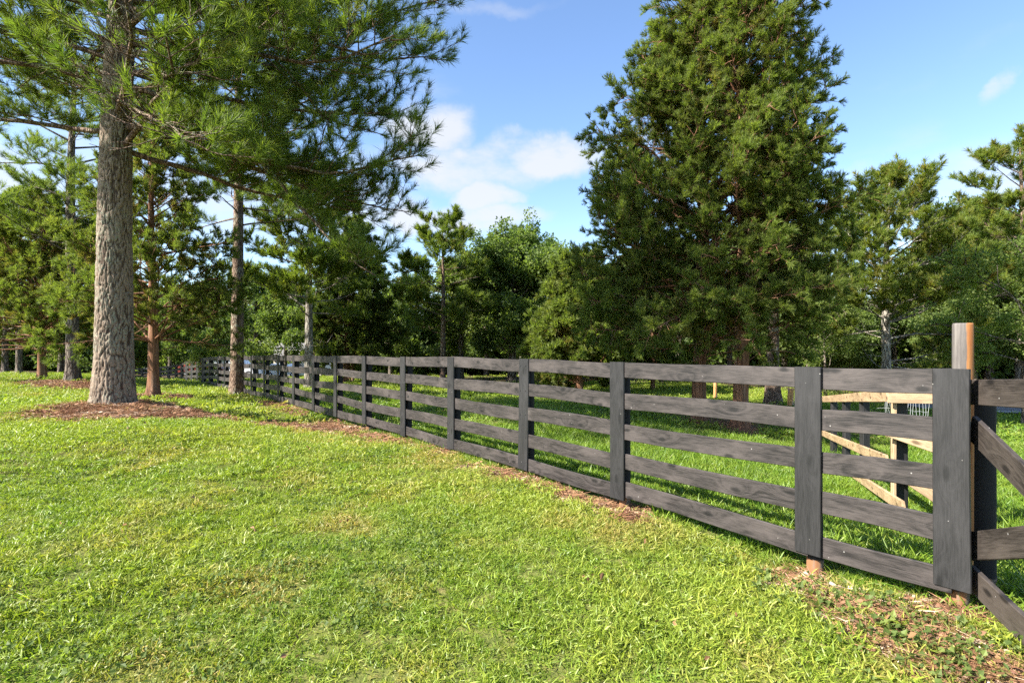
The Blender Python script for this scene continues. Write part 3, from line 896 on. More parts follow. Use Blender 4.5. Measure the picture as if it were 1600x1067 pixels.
def make_cedar(seed, H, r0, z0, env, n_b, lean=(0, 0), tone=.35, brown=.25, tsc=1.0, spl=1.0, stems=1, inner=.35):
    rng = np.random.default_rng(seed)
    tb = Tubes(); fo = Fol(); cens = []
    for s in range(stems):
        V, F, cen, rf = trunk_rings(rng, H * (1 - .12 * s), r0 * (1 - .2 * s), r0 * .1, (lean[0] + (.05 * (-1) ** s if stems > 1 else 0), lean[1] + .03 * s), .55, 40, 22, .05, .06, .07)
        if stems > 1: V[:, 0] += (s - .5 * (stems - 1)) * r0 * 1.3
        o = tb.n; tb.V.append(V); tb.F.append(F + o); tb.n += len(V)
        off = (s - .5 * (stems - 1)) * r0 * 1.3 if stems > 1 else 0
        cens.append((cen, off))
    az = rng.random() * 6
    for i in range(n_b):
        t = (i + rng.random()) / n_b
        h = z0 + (H - z0) * t ** .92
        az += 2.4 + rng.normal() * .5
        cen, off = cens[i % stems]
        L = env(h) * (.70 + .32 * rng.random() ** .7)
        if rng.random() < .08: L *= 1.10
        btone = rng.normal() * .12; bbr = rng.random()
        el = math.radians(rng.normal(20 + 30 * t, 9))
        h0 = max(z0 * .85, h - L * math.sin(el) * .6)
        c = cen(min(h0, H)); c[0] += off
        d = np.array([math.cos(az) * math.cos(el), math.sin(az) * math.cos(el), math.sin(el)])
        n = 8
        P = grow(rng, c, d, L, n, -.035 * (1 - t), .13, .06)
        tb.add(P, np.linspace(max(.014, L * .012), .004, n + 1), 5)
        # foliage on side twigs, thicker outwards
        nsub = max(3, int(L * 6.5 * spl))
        for q in range(nsub):
            u = inner + (1 - inner) * (q + rng.random()) / nsub
            a, dd = along(P, min(u, .99))
            sl = min(L * .27, .75) * (1.2 - u * .6) * rng.uniform(.6, 1.25) + .06
            sd = perp_dir(rng, dd, math.radians(rng.uniform(30, 70)))
            SP = grow(rng, a, sd, sl, 3, .05, .15)
            tb.add(SP, np.array([.010, .008, .006, .004]), 3)
            k = max(2, int(sl * 7 * spl))
            for w in range(k):
                uu = .25 + .75 * (w + rng.random()) / k
                p_, pd = along(SP, min(uu, .99))
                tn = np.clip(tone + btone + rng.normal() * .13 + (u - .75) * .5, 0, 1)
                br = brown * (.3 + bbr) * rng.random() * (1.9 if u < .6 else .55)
                fd = pd / np.linalg.norm(pd) + np.array([0, 0, .45]) + rng.normal(size=3) * .35 + dd / np.linalg.norm(dd) * .4
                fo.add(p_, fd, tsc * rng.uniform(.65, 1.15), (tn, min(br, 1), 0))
        fo.add(P[-1], P[-1] - P[-2] + np.array([0, 0, .05]), tsc * .9, (tone + .15, 0, 0))
    # bare dead twigs inside
    for i in range(int(26 * stems)):
        h = rng.uniform(z0 * .7, H * .6); cen, off = cens[i % stems]; c = cen(h); c[0] += off
        a = rng.random() * 6.28
        P = grow(rng, c, (math.cos(a), math.sin(a), rng.uniform(-.2, .5)), rng.uniform(.5, 1.5), 5, 0, .2); tb.add(P, np.linspace(.016, .003, 6), 4)
    return tb.mesh('trunk', M['bark_cedar']), fo.mesh('crown', M['cedar'], rng, 3)

def make_broad(seed, H, r0, z0, R, n_l=16, tone=.4, tsc=1.0, dens=1.0, yellow=.1, bark='bark_far', squash=1.0):
    """broadleaf: limbs fork twice, leaf clumps near the ends and through an uneven dome"""
    rng = np.random.default_rng(seed)
    V, F, cen, rf = trunk_rings(rng, H * .8, r0, r0 * .18, (rng.normal() * .02, rng.normal() * .02), .45, 30, 18, .12, .05)
    tb = Tubes(); tb.V.append(V); tb.F.append(F); tb.n = len(V); fo = Fol(); az = rng.random() * 6
    for i in range(n_l):
        t = (i + rng.random() * .6) / n_l
        h = z0 + (H * .8 - z0) * t * .95
        az += 2.4 + rng.normal() * .4
        prof = math.sin(math.pi * min(1, .22 + .70 * t)) ** .7
        L = R * prof * rng.uniform(.75, 1.15) * squash
        el = math.radians(rng.normal(18 + 50 * t, 9))
        d = np.array([math.cos(az) * math.cos(el), math.sin(az) * math.cos(el), math.sin(el)])
        P = grow(rng, cen(h), d, L, 7, .02, .15); tb.add(P, np.linspace(max(.02, r0 * .32 * (1 - t * .5)), .010, 8), 6)
        ltone = tone + rng.normal() * .14
        for q in range(max(4, int(L * 3.4 * dens))):
            u = .25 + .75 * rng.random(); a, dd = along(P, min(u, .99))
            sd = perp_dir(rng, dd, math.radians(rng.uniform(30, 75))); sl = L * .42 * (1.2 - u * .5) * rng.uniform(.5, 1.2)
            SP = grow(rng, a, sd, sl, 4, .05, .18); tb.add(SP, np.linspace(.016, .005, 5), 4)
            for w in range(max(3, int(sl * 5.0 * dens))):
                uu = .2 + .8 * rng.random(); p_, pd = along(SP, min(uu, .99))
                p_ = p_ + rng.normal(size=3) * .16 * tsc
                fo.add(p_, np.array([0, 0, 1.0]) + rng.normal(size=3) * .35, tsc * rng.uniform(.7, 1.2), (float(np.clip(ltone + rng.normal() * .16, 0, 1)), yellow * rng.random() * (3 if rng.random() < .1 else 1), 0))
    return tb.mesh('trunk', M[bark]), fo.mesh('crown', M['leaf'], rng, 4)

def plant_tree(name, meshes, grp, X, Y, label, group=None, rz=0.0, s=1.0, sz=None, cat='tree', sink=.05):
    r = tree_root(name, X, Y, label, cat, group, rz, sink)
    r.scale = (s, s, sz or s)
    link(bpy.data.objects.new('trunk', meshes[0]), r)
    tag(scatter_obj('crown', meshes[1], grp, r), kind='stuff')
    return r

# ------------------------------------------------------------------ named trees, near to far
# the two big red cedars right of centre
envA = lambda h: float(np.interp(h, [1, 2.5, 4, 5.5, 7, 8.6, 10.1, 10.8], [2.3, 3.1, 3.5, 3.3, 2.85, 2.2, 1.2, .3]))
envB = lambda h: float(np.interp(h, [1, 3, 6, 8, 11, 12.5, 14.8], [1.7, 2.0, 2.05, 2.15, 2.15, 1.5, .1]))
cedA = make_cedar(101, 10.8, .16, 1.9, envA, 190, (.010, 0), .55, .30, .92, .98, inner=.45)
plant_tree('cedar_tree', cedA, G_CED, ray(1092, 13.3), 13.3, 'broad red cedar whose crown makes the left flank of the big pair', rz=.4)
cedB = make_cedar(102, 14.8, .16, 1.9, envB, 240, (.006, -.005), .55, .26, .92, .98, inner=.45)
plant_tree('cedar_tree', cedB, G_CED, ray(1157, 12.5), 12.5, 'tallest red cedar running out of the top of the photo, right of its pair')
# cedar with fluted red trunk behind the big pine
envL = lambda h: 3.0 * min(1, .55 + h / 5) * max(.04, 1 - max(0, h - 2.5) / 7.0) ** .75
cedL = make_cedar(103, 8.8, .145, 1.9, envL, 115, (-.01, .01), .45, .38, 1.05, .8)
plant_tree('cedar_tree', cedL, G_CED, *CED_L, 'dark cedar with fluted red-brown trunk beside the thick pine trunk')
envL2 = lambda h: float(np.interp(h, [1, 2.5, 5, 6.5, 7.8, 8.6], [3.0, 4.0, 3.9, 3.1, 1.7, .3]))
cedL2 = make_cedar(104, 8.8, .17, 1.6, envL2, 130, (0, 0), .65, .45, 1.3, .66)
plant_tree('cedar_tree', cedL2, G_CED, ray(66, 24.5), 24.5, 'wide brownish-green cedar at the far left edge of the lawn')
# pines
pineA = make_pine(201, 15.5, .24, 6.1, 3.6, 40, lambda t: (.65 + .9 * t) * (1 - t) ** .6 + .12, tone=.55, dens=.9, tsc=1.3, bark='bark_pine', dead=5)
plant_tree('pine_tree', pineA, G_PINE_N, ray(371, 20.0), 20.0, 'tall bare-stemmed pine standing against the far part of the board fence')
pineB = make_pine(202, 14.5, .25, 5.2, 3.8, 40, lambda t: (.6 + .9 * t) * (1 - t) ** .6 + .12, tone=.6, dens=.9, tsc=1.35, dead=4)
plant_tree('pine_tree', pineB, G_PINE_N, ray(125, 23.0), 22.6, 'pine with flared grey trunk in reddish straw, left of the thick pine')
pineC = make_pine(203, 9.2, .2, 3.1, 3.1, 36, lambda t: (.85 + .5 * t) * (1 - t) ** .5 + .1, tone=.68, dry=.14, dens=.95, tsc=1.7, bark='bark_grey', dead=4)
plant_tree('pine_tree', pineC, G_PINE_F, ray(483, 24), 24, 'pine with smooth pale grey trunk and yellow-green crown behind the fence')
dome = lambda t: (1 - (2 * t - .75) ** 2 * .45) * (1 - t ** 3) + .08
pineD = make_pine(204, 8.3, .175, 2.6, 3.1, 40, dome, tone=1.0, dry=.26, dens=1.45, tsc=1.2, bark='bark_grey', dead=14,
                  extra=((1.5, -8, 3.0, 4), (2.3, -20, 3.5, 6), (2.9, 4, 3.4, 10), (3.4, -15, 3.2, 14), (1.3, -5, 2.4, 2), (3.0, 200, 2.3, 8), (4.0, 5, 3.0, 20), (3.6, -60, 2.4, 12)), elr=(10, 55))
plant_tree('pine_tree', pineD, G_PINE_F, ray(1385, 20), 20, 'round-topped pale pine with long bare limbs behind the gate end')
pineE = make_pine(205, 8.3, .16, 3.2, 2.4, 30, lambda t: (.9 + .3 * t) * (1 - t) ** .4 + .1, tone=.6, dry=.15, dens=1.0, tsc=1.65, bark='bark_pine', dead=6)
plant_tree('pine_tree', pineE, G_PINE_F, ray(692, 28), 28, 'slim open-crowned pine with reddish trunk left of the round oak')
pineG = make_pine(206, 11.2, .22, 3.6, 3.4, 40, lambda t: (.95 + .4 * t) * (1 - t) ** .5 + .1, tone=.8, dry=.2, dens=.95, tsc=1.7, bark='bark_pine', dead=6)
plant_tree('pine_tree', pineG, G_PINE_F, ray(1598, 25), 25, 'yellow-green pine cut off by the right edge of the photo')
# broadleaf trees
oakA = make_broad(301, 9.4, .24, 1.6, 3.7, 24, .42, .95, 1.1, .05)
plant_tree('oak_tree', oakA, G_LEAF_F, ray(800, 31), 31, 'dense round grey-green oak in the middle of the far tree line')
oakB = make_broad(302, 8.4, .18, 1.0, 3.0, 20, .55, .9, 1.0, .25)
plant_tree('oak_tree', oakB, G_LEAF_F, ray(720, 33), 33, 'low yellow-green tree filling in behind the slim open pine')
greyT = make_broad(303, 6.6, .24, 3.4, 1.3, 10, .4, 1.0, .9, .1, 'bark_pine')
plant_tree('oak_tree', greyT, G_LEAF_F, ray(1208, 18), 18, 'tree with rough grey trunk standing behind the two red cedars')
oakD = make_broad(304, 10.8, .2, 2.6, 3.6, 24, .35, 1.0, 1.0, .04)
plant_tree('oak_tree', oakD, G_LEAF_F, ray(1520, 30), 30, 'dark round broadleaf tree between the round-topped pine and the right edge', rz=1)
sumac = make_broad(305, 5.0, .07, 1.6, 2.2, 14, .75, .75, 1.0, .05)
plant_tree('young_tree', sumac, G_LEAF, ray(1600, 14.0), 14.0, 'young bright green tree with drooping leaves at the right edge by the road')
bushA = make_broad(306, 4.4, .06, .3, 1.6, 18, .72, .8, 1.1, .15)
plant_tree('leafy_bush', bushA, G_LEAF, ray(1290, 21.5), 21.5, 'sunlit leafy bush tucked between the big cedars and the round-topped pine', cat='bush')
bushB = make_broad(307, 2.6, .04, .2, 1.1, 12, .85, .8, 1.0, .2)
plant_tree('leafy_bush', bushB, G_LEAF, ray(318, 29), 29, 'small bright green bush above the turn of the fence', cat='bush')
envM = lambda h: 2.9 * min(1, .5 + h / 5) * max(.04, 1 - max(0, h - 2.5) / 7.0) ** .75
cedM = make_cedar(105, 9.0, .14, .9, envM, 150, (0, 0), .2, .2, 1.4, .75, stems=3)
plant_tree('cedar_tree', cedM, G_CED_F, ray(545, 30), 30, 'dark many-stemmed cedar behind the fence, right of the pale-trunked pine')
cedN = make_cedar(106, 5.0, .14, .6, lambda h: 2.7 * min(1, .6 + h / 4) * max(.04, 1 - h / 6.4) ** .45, 130, (0, 0), .45, .3, 1.4, .75)
plant_tree('cedar_tree', cedN, G_CED_F, ray(905, 22), 22, 'lower yellowish cedar against the left side of the big cedar pair')

# background tree line: a few shapes, each tree its own thing
protoB = [make_broad(401, 10, .2, 2.4, 3.4, 18, .40, 1.15, .8, .06), make_broad(402, 11, .22, 3.2, 3.8, 18, .22, 1.2, .8, .05), make_broad(403, 8.5, .16, 1.2, 3.0, 16, .45, 1.1, .85, .1)]
protoP = [make_pine(411, 11, .18, 4.5, 2.4, 24, lambda t: (.7 + .6 * t) * (1 - t) ** .5 + .1, tone=.45, dens=.6, tsc=1.7, dead=3)]
protoC = [make_cedar(421, 8.5, .15, .8, lambda h: 2.6 * min(1, .5 + h / 4) * max(.04, 1 - h / 9) ** .7, 110, (0, 0), .25, .2, 1.7, .6)]
G_OF = {'B': ('woodland_tree', protoB, G_LEAF_F), 'P': ('pine_tree', protoP, G_PINE_F), 'C': ('cedar_tree', protoC, G_CED_F)}
BG = [
    ('B', 0, 8, 36, 1.0, 'leafy tree at the extreme left of the far wood'), ('B', 1, 95, 40, 1.05, 'dark tree of the left wood, seen left of the thick pine trunk'),
    ('P', 0, 30, 34, 1.0, 'narrow-trunked pine in the shaded wood at far left'), ('C', 0, 190, 38, 1.1, 'dark cedar showing just right of the thick pine trunk'),
    ('B', 2, 265, 50, 1.1, 'rounded tree far behind the fence turn'), ('B', 0, 330, 52, 1.0, 'leafy tree far behind the tall bare-stemmed pine'),
    ('B', 1, 400, 46, .95, 'tree in the gap right of the tall bare-stemmed pine'), ('B', 2, 445, 40, .95, 'low green tree just left of the pale grey trunk'),
    ('B', 0, 505, 48, .85, 'leafy tree showing between pale trunk and dark many-stemmed cedar'), ('B', 2, 610, 40, .85, 'low leafy tree right of the dark many-stemmed cedar'),
    ('B', 1, 645, 44, .82, 'tree peeping over the low ones at the gap in the tree line'), ('B', 0, 760, 42, .98, 'tree behind the round oak on its left'),
    ('P', 0, 815, 40, 1.0, 'pine top standing a little above the round oak'), ('B', 1, 865, 36, .86, 'dark tree between the round oak and the big cedars'),
    ('B', 0, 925, 38, .9, 'tree behind the left flank of the big cedars'), ('B', 2, 985, 32, .95, 'broad tree in shade behind the left red cedar'),
    ('B', 1, 1060, 30, .8, 'shaded tree seen under the left red cedar'), ('B', 0, 1140, 31, .85, 'shaded tree seen between the two red trunks'),
    ('B', 2, 1225, 30, .95, 'tree behind the rough grey trunk'), ('B', 1, 1262, 27, .52, 'dark tree left of the sunlit leafy bush'),
    ('B', 0, 1330, 27, .48, 'dark tree behind the sunlit leafy bush'), ('B', 1, 1400, 29, .56, 'dark tree directly behind the round-topped pine'),
    ('B', 2, 1460, 27, .62, 'tree at the right shoulder of the round-topped pine'), ('B', 1, 1545, 33, 1.05, 'tall tree behind the yellow-green edge pine'),
    ('B', 0, 1590, 24, .65, 'dark tree over the road at the right edge'), ('B', 2, 1500, 24, .55, 'low dark tree behind the post top'),
    ('B', 1, 1680, 27, .9, 'tree half outside the right edge of the photo'), ('B', 1, -110, 40, 1.05, 'tree half outside the left edge of the photo'),
    ('C', 0, 880, 27, .72, 'low dark cedar at the foot of the dark tree left of the big cedars'), ('C', 0, 1020, 25, .62, 'low cedar in the shade behind the left red trunk'),
]
for i, (k, v, px, z, s, lab) in enumerate(BG):
    nm, pr, g = G_OF[k]
    plant_tree(nm, pr[v], g, ray(px, z), z, lab, 'trees of the background wood', rz=i * 1.7, s=s, sz=s * (1 + .08 * math.sin(i * 3.1)))

# deep wood behind: one mass nobody could count
def far_wood():
    rng = np.random.default_rng(9); fo = Fol()
    n = 9000
    px = rng.uniform(-500, 2200, n); z = rng.uniform(0, 1, n)
    zz = np.where(px > 1230, 33, np.where(px > 560, 42, np.where(px > 320, 84, 56))) + z * 16
    X = (px - 800) / F_PX * zz
    top = (2.6 + 4.2 * fbm(X * .12, zz * .1, 61, 3)) * np.where(px > 1230, .95, np.where(px > 560, .8, .95)) * zz / 45 * 1.15
    hh = hgt(X, zz, False) + (rng.random(n) ** .85) * top
    for i in range(n):
        fo.add((X[i], zz[i], hh[i]), np.array([0, 0, 1.0]) + rng.normal(size=3) * .4, rng.uniform(1.8, 3.0), (float(np.clip(.25 + rng.normal() * .16, 0, 1)), .03, 0))
    o = scatter_obj('far_woods', fo.mesh('far_woods', M['leaf'], rng, 4), G_LEAF_F)
    tag(o, 'dim green mass of woods far behind the tree line', 'woods', kind='stuff')
far_wood()

# ------------------------------------------------------------------ boards and posts
RB = np.random.default_rng(77)
def board_mesh(L, w, th, segs=4, warp=.004, bev=.004):
    """length along X, width along Z, thickness along Y, chamfered, faintly bowed"""
    hw, ht = w / 2, th / 2
    sec = np.array([(-ht + bev, -hw), (ht - bev, -hw), (ht, -hw + bev), (ht, hw - bev), (ht - bev, hw), (-ht + bev, hw), (-ht, hw - bev), (-ht, -hw + bev)])
    xs = np.linspace(-L / 2, L / 2, segs + 1)
    ph = RB.random(3) * 6; V = []
    for i, x in enumerate(xs):
        u = i / segs
        dy = warp * math.sin(u * 3.1 + ph[0]); dz = warp * math.sin(u * 4.0 + ph[1]); k = 1 + RB.normal() * .008
        V.append(np.c_[np.full(8, x), sec[:, 0] + dy, sec[:, 1] * k + dz])
    V = np.concatenate(V)
    i = np.arange(len(V)).reshape(segs + 1, 8); j = np.roll(i, -1, 1)
    F = np.stack([i[:-1], i[1:], j[1:], j[:-1]], -1).reshape(-1, 4)
    caps = np.array([i[0], i[-1][::-1]])
    return V, [F, caps]
def put_board(name, p, q, w, th, mat, parent, origin, face=None, ext=0.0, warp=.004):
    """board with centre line p->q; face = horizontal direction the wide side looks to"""
    p = np.array(p, float); q = np.array(q, float)
    d = q - p; L = np.linalg.norm(d); x = d / L
    if face is None:
        y = np.cross([0, 0, 1.0], x)
    else:
        y = np.array([face[0], face[1], 0.0]); y = y - x * y.dot(x)
    y /= np.linalg.norm(y); zc = np.cross(x, y)
    V, F = board_mesh(L + ext, w, th, max(2, int(L / .5)), warp)
    o = mesh_obj(name, V, F, mat, parent)
    from mathutils import Matrix
    m = Matrix(((x[0], y[0], zc[0], 0), (x[1], y[1], zc[1], 0), (x[2], y[2], zc[2], 0), (0, 0, 0, 1)))
    c = (p + q) / 2 - np.array(origin)
    m.translation = Vector(c)
    o.matrix_local = m
    return o
def round_post_mesh(H, r, k=16, seed=0, taper=.96):
    rng = np.random.default_rng(seed)
    z = np.array([-.35, 0, .05, .1, .2] + list(np.linspace(.3, H - .012, 8)) + [H])
    a = np.arange(k) * 2 * PI / k
    V = []
    for i, zz in enumerate(z):
        rr = r * (1 - (1 - taper) * zz / H) * (.93 if i == len(z) - 1 else 1.0) * (1 + rng.normal(size=k) * .012)
        V.append(np.c_[rr * np.cos(a), rr * np.sin(a), np.full(k, zz)])
    V = np.concatenate(V); i = np.arange(len(V)).reshape(len(z), k); j = np.roll(i, -1, 1)
    F = np.stack([i[:-1], j[:-1], j[1:], i[1:]], -1).reshape(-1, 4)
    return V, [F, np.array([i[-1]])]
def put_post(name, x, y, z0, H, r, mat, parent, origin, seed=0, lean=(0, 0), sq=False):
    V, F = round_post_mesh(H, r, 16, seed)
    o = mesh_obj(name, V, F, mat, parent, True)
    for pl in o.data.polygons:
        if abs(pl.normal.z) > .6: pl.use_smooth = False
    o.location = (x - origin[0], y - origin[1], z0 - origin[2]); o.rotation_euler = (lean[0], lean[1], 0)
    return o
def put_nails(batten_c, along_up, fn, parent, origin, zs):
    for zc in zs:
        pass

PERIOD, BW, BT = .292, .150, .024
def fence_run(label, pts, fn, name='board_fence', lastbatten=True, near=True, nrails=5, foot=.12):
    """pts: (x, y, ztop, zground) of the posts; fn the side the boards are nailed to"""
    org = (pts[0][0], pts[0][1], pts[0][3])
    root = empty(name, org, 0, label, 'fence')
    for i, (x, y, zt, zg) in enumerate(pts):
        c = np.array([x, y]) - np.array(fn) * .075
        put_post('post', c[0], c[1], zg - .02, zt - zg + .01, .056, M['post_round'], root, org, i + 5, (RB.normal() * .006, RB.normal() * .006))
        bx, by = np.array([x, y]) + np.array(fn) * (BT + .002)
        top = zt + .004; bot = zt - PERIOD * (nrails - 1) - BW + RB.normal() * .012 + .005
        w = .18
        put_board('batten', (bx, by, bot), (bx + RB.normal() * .004, by, top), w, .024, M['black_face'], root, org, fn, 0, .002)
        if near and i < 9:
            sd = np.array([fn[1], -fn[0]])
            for k in range(nrails):
                for s in (-1, 1):
                    zc = zt - PERIOD * k - BW / 2 + RB.normal() * .02
                    pp = np.array([bx, by]) + sd * s * .05 + np.array(fn) * .0115
                    nm = nail_mesh
                    o = link(bpy.data.objects.new('nail', nm), root)
                    o.location = (pp[0] - org[0], pp[1] - org[1], zc - org[2]); o.rotation_euler = (PI / 2, 0, math.atan2(fn[1], fn[0]) + PI / 2)
    for (xa, ya, ta, ga), (xb, yb, tb_, gb) in zip(pts[:-1], pts[1:]):
        f = np.array(fn)
        for k in range(nrails):
            ja, jb = RB.normal(size=2) * .010
            za = ta - PERIOD * k - BW / 2 + ja; zb = tb_ - PERIOD * k - BW / 2 + jb
            o_ = f * (BT / 2 - .001)
            put_board('rail', (xa + o_[0], ya + o_[1], za), (xb + o_[0], yb + o_[1], zb), BW + RB.normal() * .003, BT - .004, M['black_wood'], root, org, fn, -.006, .008)
    return root
def _nail():
    k = 8; a = np.arange(k) * 2 * PI / k
    V = np.concatenate([np.c_[.0045 * np.cos(a), .0045 * np.sin(a), np.full(k, -.004)], np.c_[.0045 * np.cos(a), .0045 * np.sin(a), np.full(k, .001)], [[0, 0, .0022]]])
    F4 = np.array([[i, (i + 1) % k, k + (i + 1) % k, k + i] for i in range(k)]); F3 = np.array([[k + i, k + (i + 1) % k, 2 * k] for i in range(k)])
    return mk_mesh('nail', V, [F4, F3], M['nail'])
nail_mesh = _nail()

pts = []
for px, yt, yg in FENCE:
    X, z = fence_at(px)
    pts.append((X, z, hz(yt, z), min(h1(X - FN[0] * .075, z - FN[1] * .075), hz(yt, z) - 1.36)))
fence_run('long black five-board fence running from the right foreground to the far left', pts, FN)
# the run beyond the turn, falling away to the left
run2 = []
for px, yt, z in [(328, 558.5, pts[-1][1]), (318, 559.5, 27.5), (309, 561, 30), (300, 563, 32.5), (292, 565, 35), (284, 567.5, 37.5), (275, 570, 40), (263, 572, 42), (250, 573.5, 43.5), (237, 574, 44.5), (222, 575, 45), (206, 575, 45)]:
    X = ray(px, z); zt = hz(yt, z); run2.append((X, z, zt, zt - 1.42))
run2[0] = (run2[0][0] - .02, run2[0][1] + .12, run2[0][2], run2[0][3])
f2 = np.array([-.35, -.94]); f2 /= np.linalg.norm(f2)
fence_run('weathered black fence run far behind the red-trunked cedar, past the turn', run2, f2, near=False)

# tall round post behind the corner board
cx, cz = fence_at(1490)
tp = np.array([ray(1503, cz + .14), cz + .14])
zt = hz(505, tp[1]); zg = h1(*tp)
tall = put_post('round_post', tp[0], tp[1], zg - .02, zt - zg + .02, .0555, M['post_tall'], None, (0, 0, 0), 3, (0, .004))
tag(tall, 'tall round post, half grey half orange, rising behind the fence corner', 'post')

# gate to the right of the corner: rails and diagonal braces
def P3(px, py, z): return np.array([ray(px, z), z, hz(py, z)])
def px_board(name, a, b, za, zb, w, th, mat, parent, org, face, t0=0.0, t1=1.0, back=0.0):
    A, B = P3(*a, za), P3(*b, zb); d = B - A
    A2 = A + d * t0; B2 = A + d * t1
    off = np.array([face[0], face[1], 0]) * -back
    return put_board(name, A2 + off, B2 + off, w, th, mat, parent, org, face, 0, .004)
gz1, gz2 = 3.28, 2.82
ga = np.array([ray(1519, gz1), gz1]); gb = np.array([ray(1600, gz2), gz2])
gd = (gb - ga) / np.linalg.norm(gb - ga); gface = np.array([gd[1], -gd[0]])
if gface @ np.array([-ga[0], -ga[1]]) < 0: gface = -gface
gorg = (ga[0], ga[1], h1(*ga))
gate = empty('timber_gate', gorg, 0, 'black timber gate with slanting braces cut off by the right edge', 'gate')
GM = M['gate_wood']
px_board('rail', (1519, 613.5), (1600, 614.5), gz1, gz2, .148, .03, GM, gate, gorg, gface, 0, 3.2)
px_board('rail', (1516, 853), (1600, 846), gz1, gz2, .158, .03, GM, gate, gorg, gface, 0, 3.2)
px_board('brace', (1518, 667), (1600, 748), gz1, gz2, .150, .03, GM, gate, gorg, gface, 0.02, 2.2)
px_board('brace', (1515, 900), (1600, 981), gz1, gz2, .150, .03, GM, gate, gorg, gface, 0.02, 1.75)
gp = np.array([ray(1536, 3.44), 3.44])
put_post('post', gp[0], gp[1], h1(*gp) - .02, hz(603, 3.44) - h1(*gp), .066, M['post_round'], gate, gorg, 8)
ge = ga + gd * 1.9
put_post('post', ge[0] - gface[0] * .09, ge[1] - gface[1] * .09, h1(*ge) - .02, 1.42, .064, M['post_round'], gate, gorg, 9)

# unpainted side: panel with braces and wire seen through the fence, and the run behind it
tz = 5.3
torg = (ray(1403, tz), tz, h1(ray(1403, tz), tz))
wp = empty('wire_panel', torg, 0, 'bare tan timber panel with wire netting behind the nearest fence bay', 'panel')
TM = M['tan_wood']; tf = np.array([-.2, -.98])
tza, tzb = 5.3, 5.15
px_board('rail', (1388, 620), (1500, 622), tza, tzb, .112, .03, TM, wp, torg, tf, 0, 1.05)
px_board('brace', (1384, 671), (1500, 710), tza, tzb, .125, .03, TM, wp, torg, tf, .03, 1.05)
px_board('brace', (1384, 723), (1500, 800), tza, tzb, .125, .03, TM, wp, torg, tf, .12, 1.05)
put_board('post', (ray(1405, 5.42), 5.42, h1(ray(1405, 5.42), 5.42) - .1), (ray(1405, 5.42), 5.42, hz(611, 5.42)), .11, .11, M['black_face'], wp, torg, tf)
put_board('post_trim', (ray(1396.5, 5.35), 5.35, h1(ray(1396.5, 5.35), 5.35)), (ray(1396.5, 5.35), 5.35, hz(628, 5.35)), .028, .06, TM, wp, torg, tf)
put_board('post', (ray(1507, 5.3), 5.3, h1(ray(1507, 5.3), 5.3) - .1), (ray(1507, 5.3), 5.3, hz(611, 5.3)), .10, .10, M['black_face'], wp, torg, tf)
wt = Tubes(); rw = np.random.default_rng(4)
for i, px in enumerate(np.concatenate([np.arange(1362, 1392, 4.2), np.arange(1392, 1500, 9.5)])):
    z = 5.2 if px > 1390 else 5.2 + (1390 - px) * .012
    n = 9; ys = np.linspace(627, 800 if px > 1392 else 745, n)
    P = np.array([P3(px + rw.normal() * .9 + 2.5 * math.sin(k * .8 + i) + k * .8, ys[k], z - .04 + rw.normal() * .006) for k in range(n)])
    wt.add(P, np.full(n, .0027), 4)
for y0, y1 in ((632, 640), (662, 672), (693, 716), (752, 790)):
    n = 22; xs = np.linspace(1340, 1500, n)
    P = np.array([P3(xs[k], y0 + (y1 - y0) * k / n + rw.normal() * 1.2, 5.16 + max(0, 1390 - xs[k]) * .012) for k in range(n)]); wt.add(P, np.full(n, .0027), 4)
wt.obj('wire_mesh', M['wire'], wp)
def lz(px): return 1.0 / (.091 + (.185 - .091) * (px - 1285) / 103.0)
rr_ = empty('board_fence', P3(1388, 760, lz(1388)), 0, 'bare-backed rail fence dropping away behind the wire panel', 'fence')
ro = tuple(rr_.location); rf_ = np.array([-.85, -.52])
for (a, b) in (((1388, 619), (1284, 623.5)), ((1386, 719), (1284, 676)), ((1412, 793), (1284, 706))):
    px_board('rail', a, b, lz(a[0]), lz(b[0]), .115, .026, TM, rr_, ro, rf_, 0, 1.25)
for i, px in enumerate((1343.5, 1316, 1297.5)):
    z = lz(px) + .08; X = ray(px, z) + .06
    zt_ = hz(616 + (1388 - px) * .03, z); zg_ = h1(X, z)
    put_board('post', (X, z, min(zg_ - .1, zt_ - 1.2)), (X, z, zt_), .085, .085, M['black_face'], rr_, ro, (0, -1))

# bare posts standing in the field beyond
for px, yt, yb, z, lab in ((1235, 607, 633, 17, 'orange-brown round post in the field behind the rough grey trunk'), (1117.5, 594, 622, 20, 'thin orange-brown post between the two red cedar trunks')):
    X = ray(px, z); g = h1(X, z)
    o = put_post('round_post', X, z, g - .03, hz(yt, z) - g + .03, .09 if px > 1200 else .065, M['post_field'], None, (0, 0, 0), int(px), (.01, .008))
    tag(o, lab, 'post')

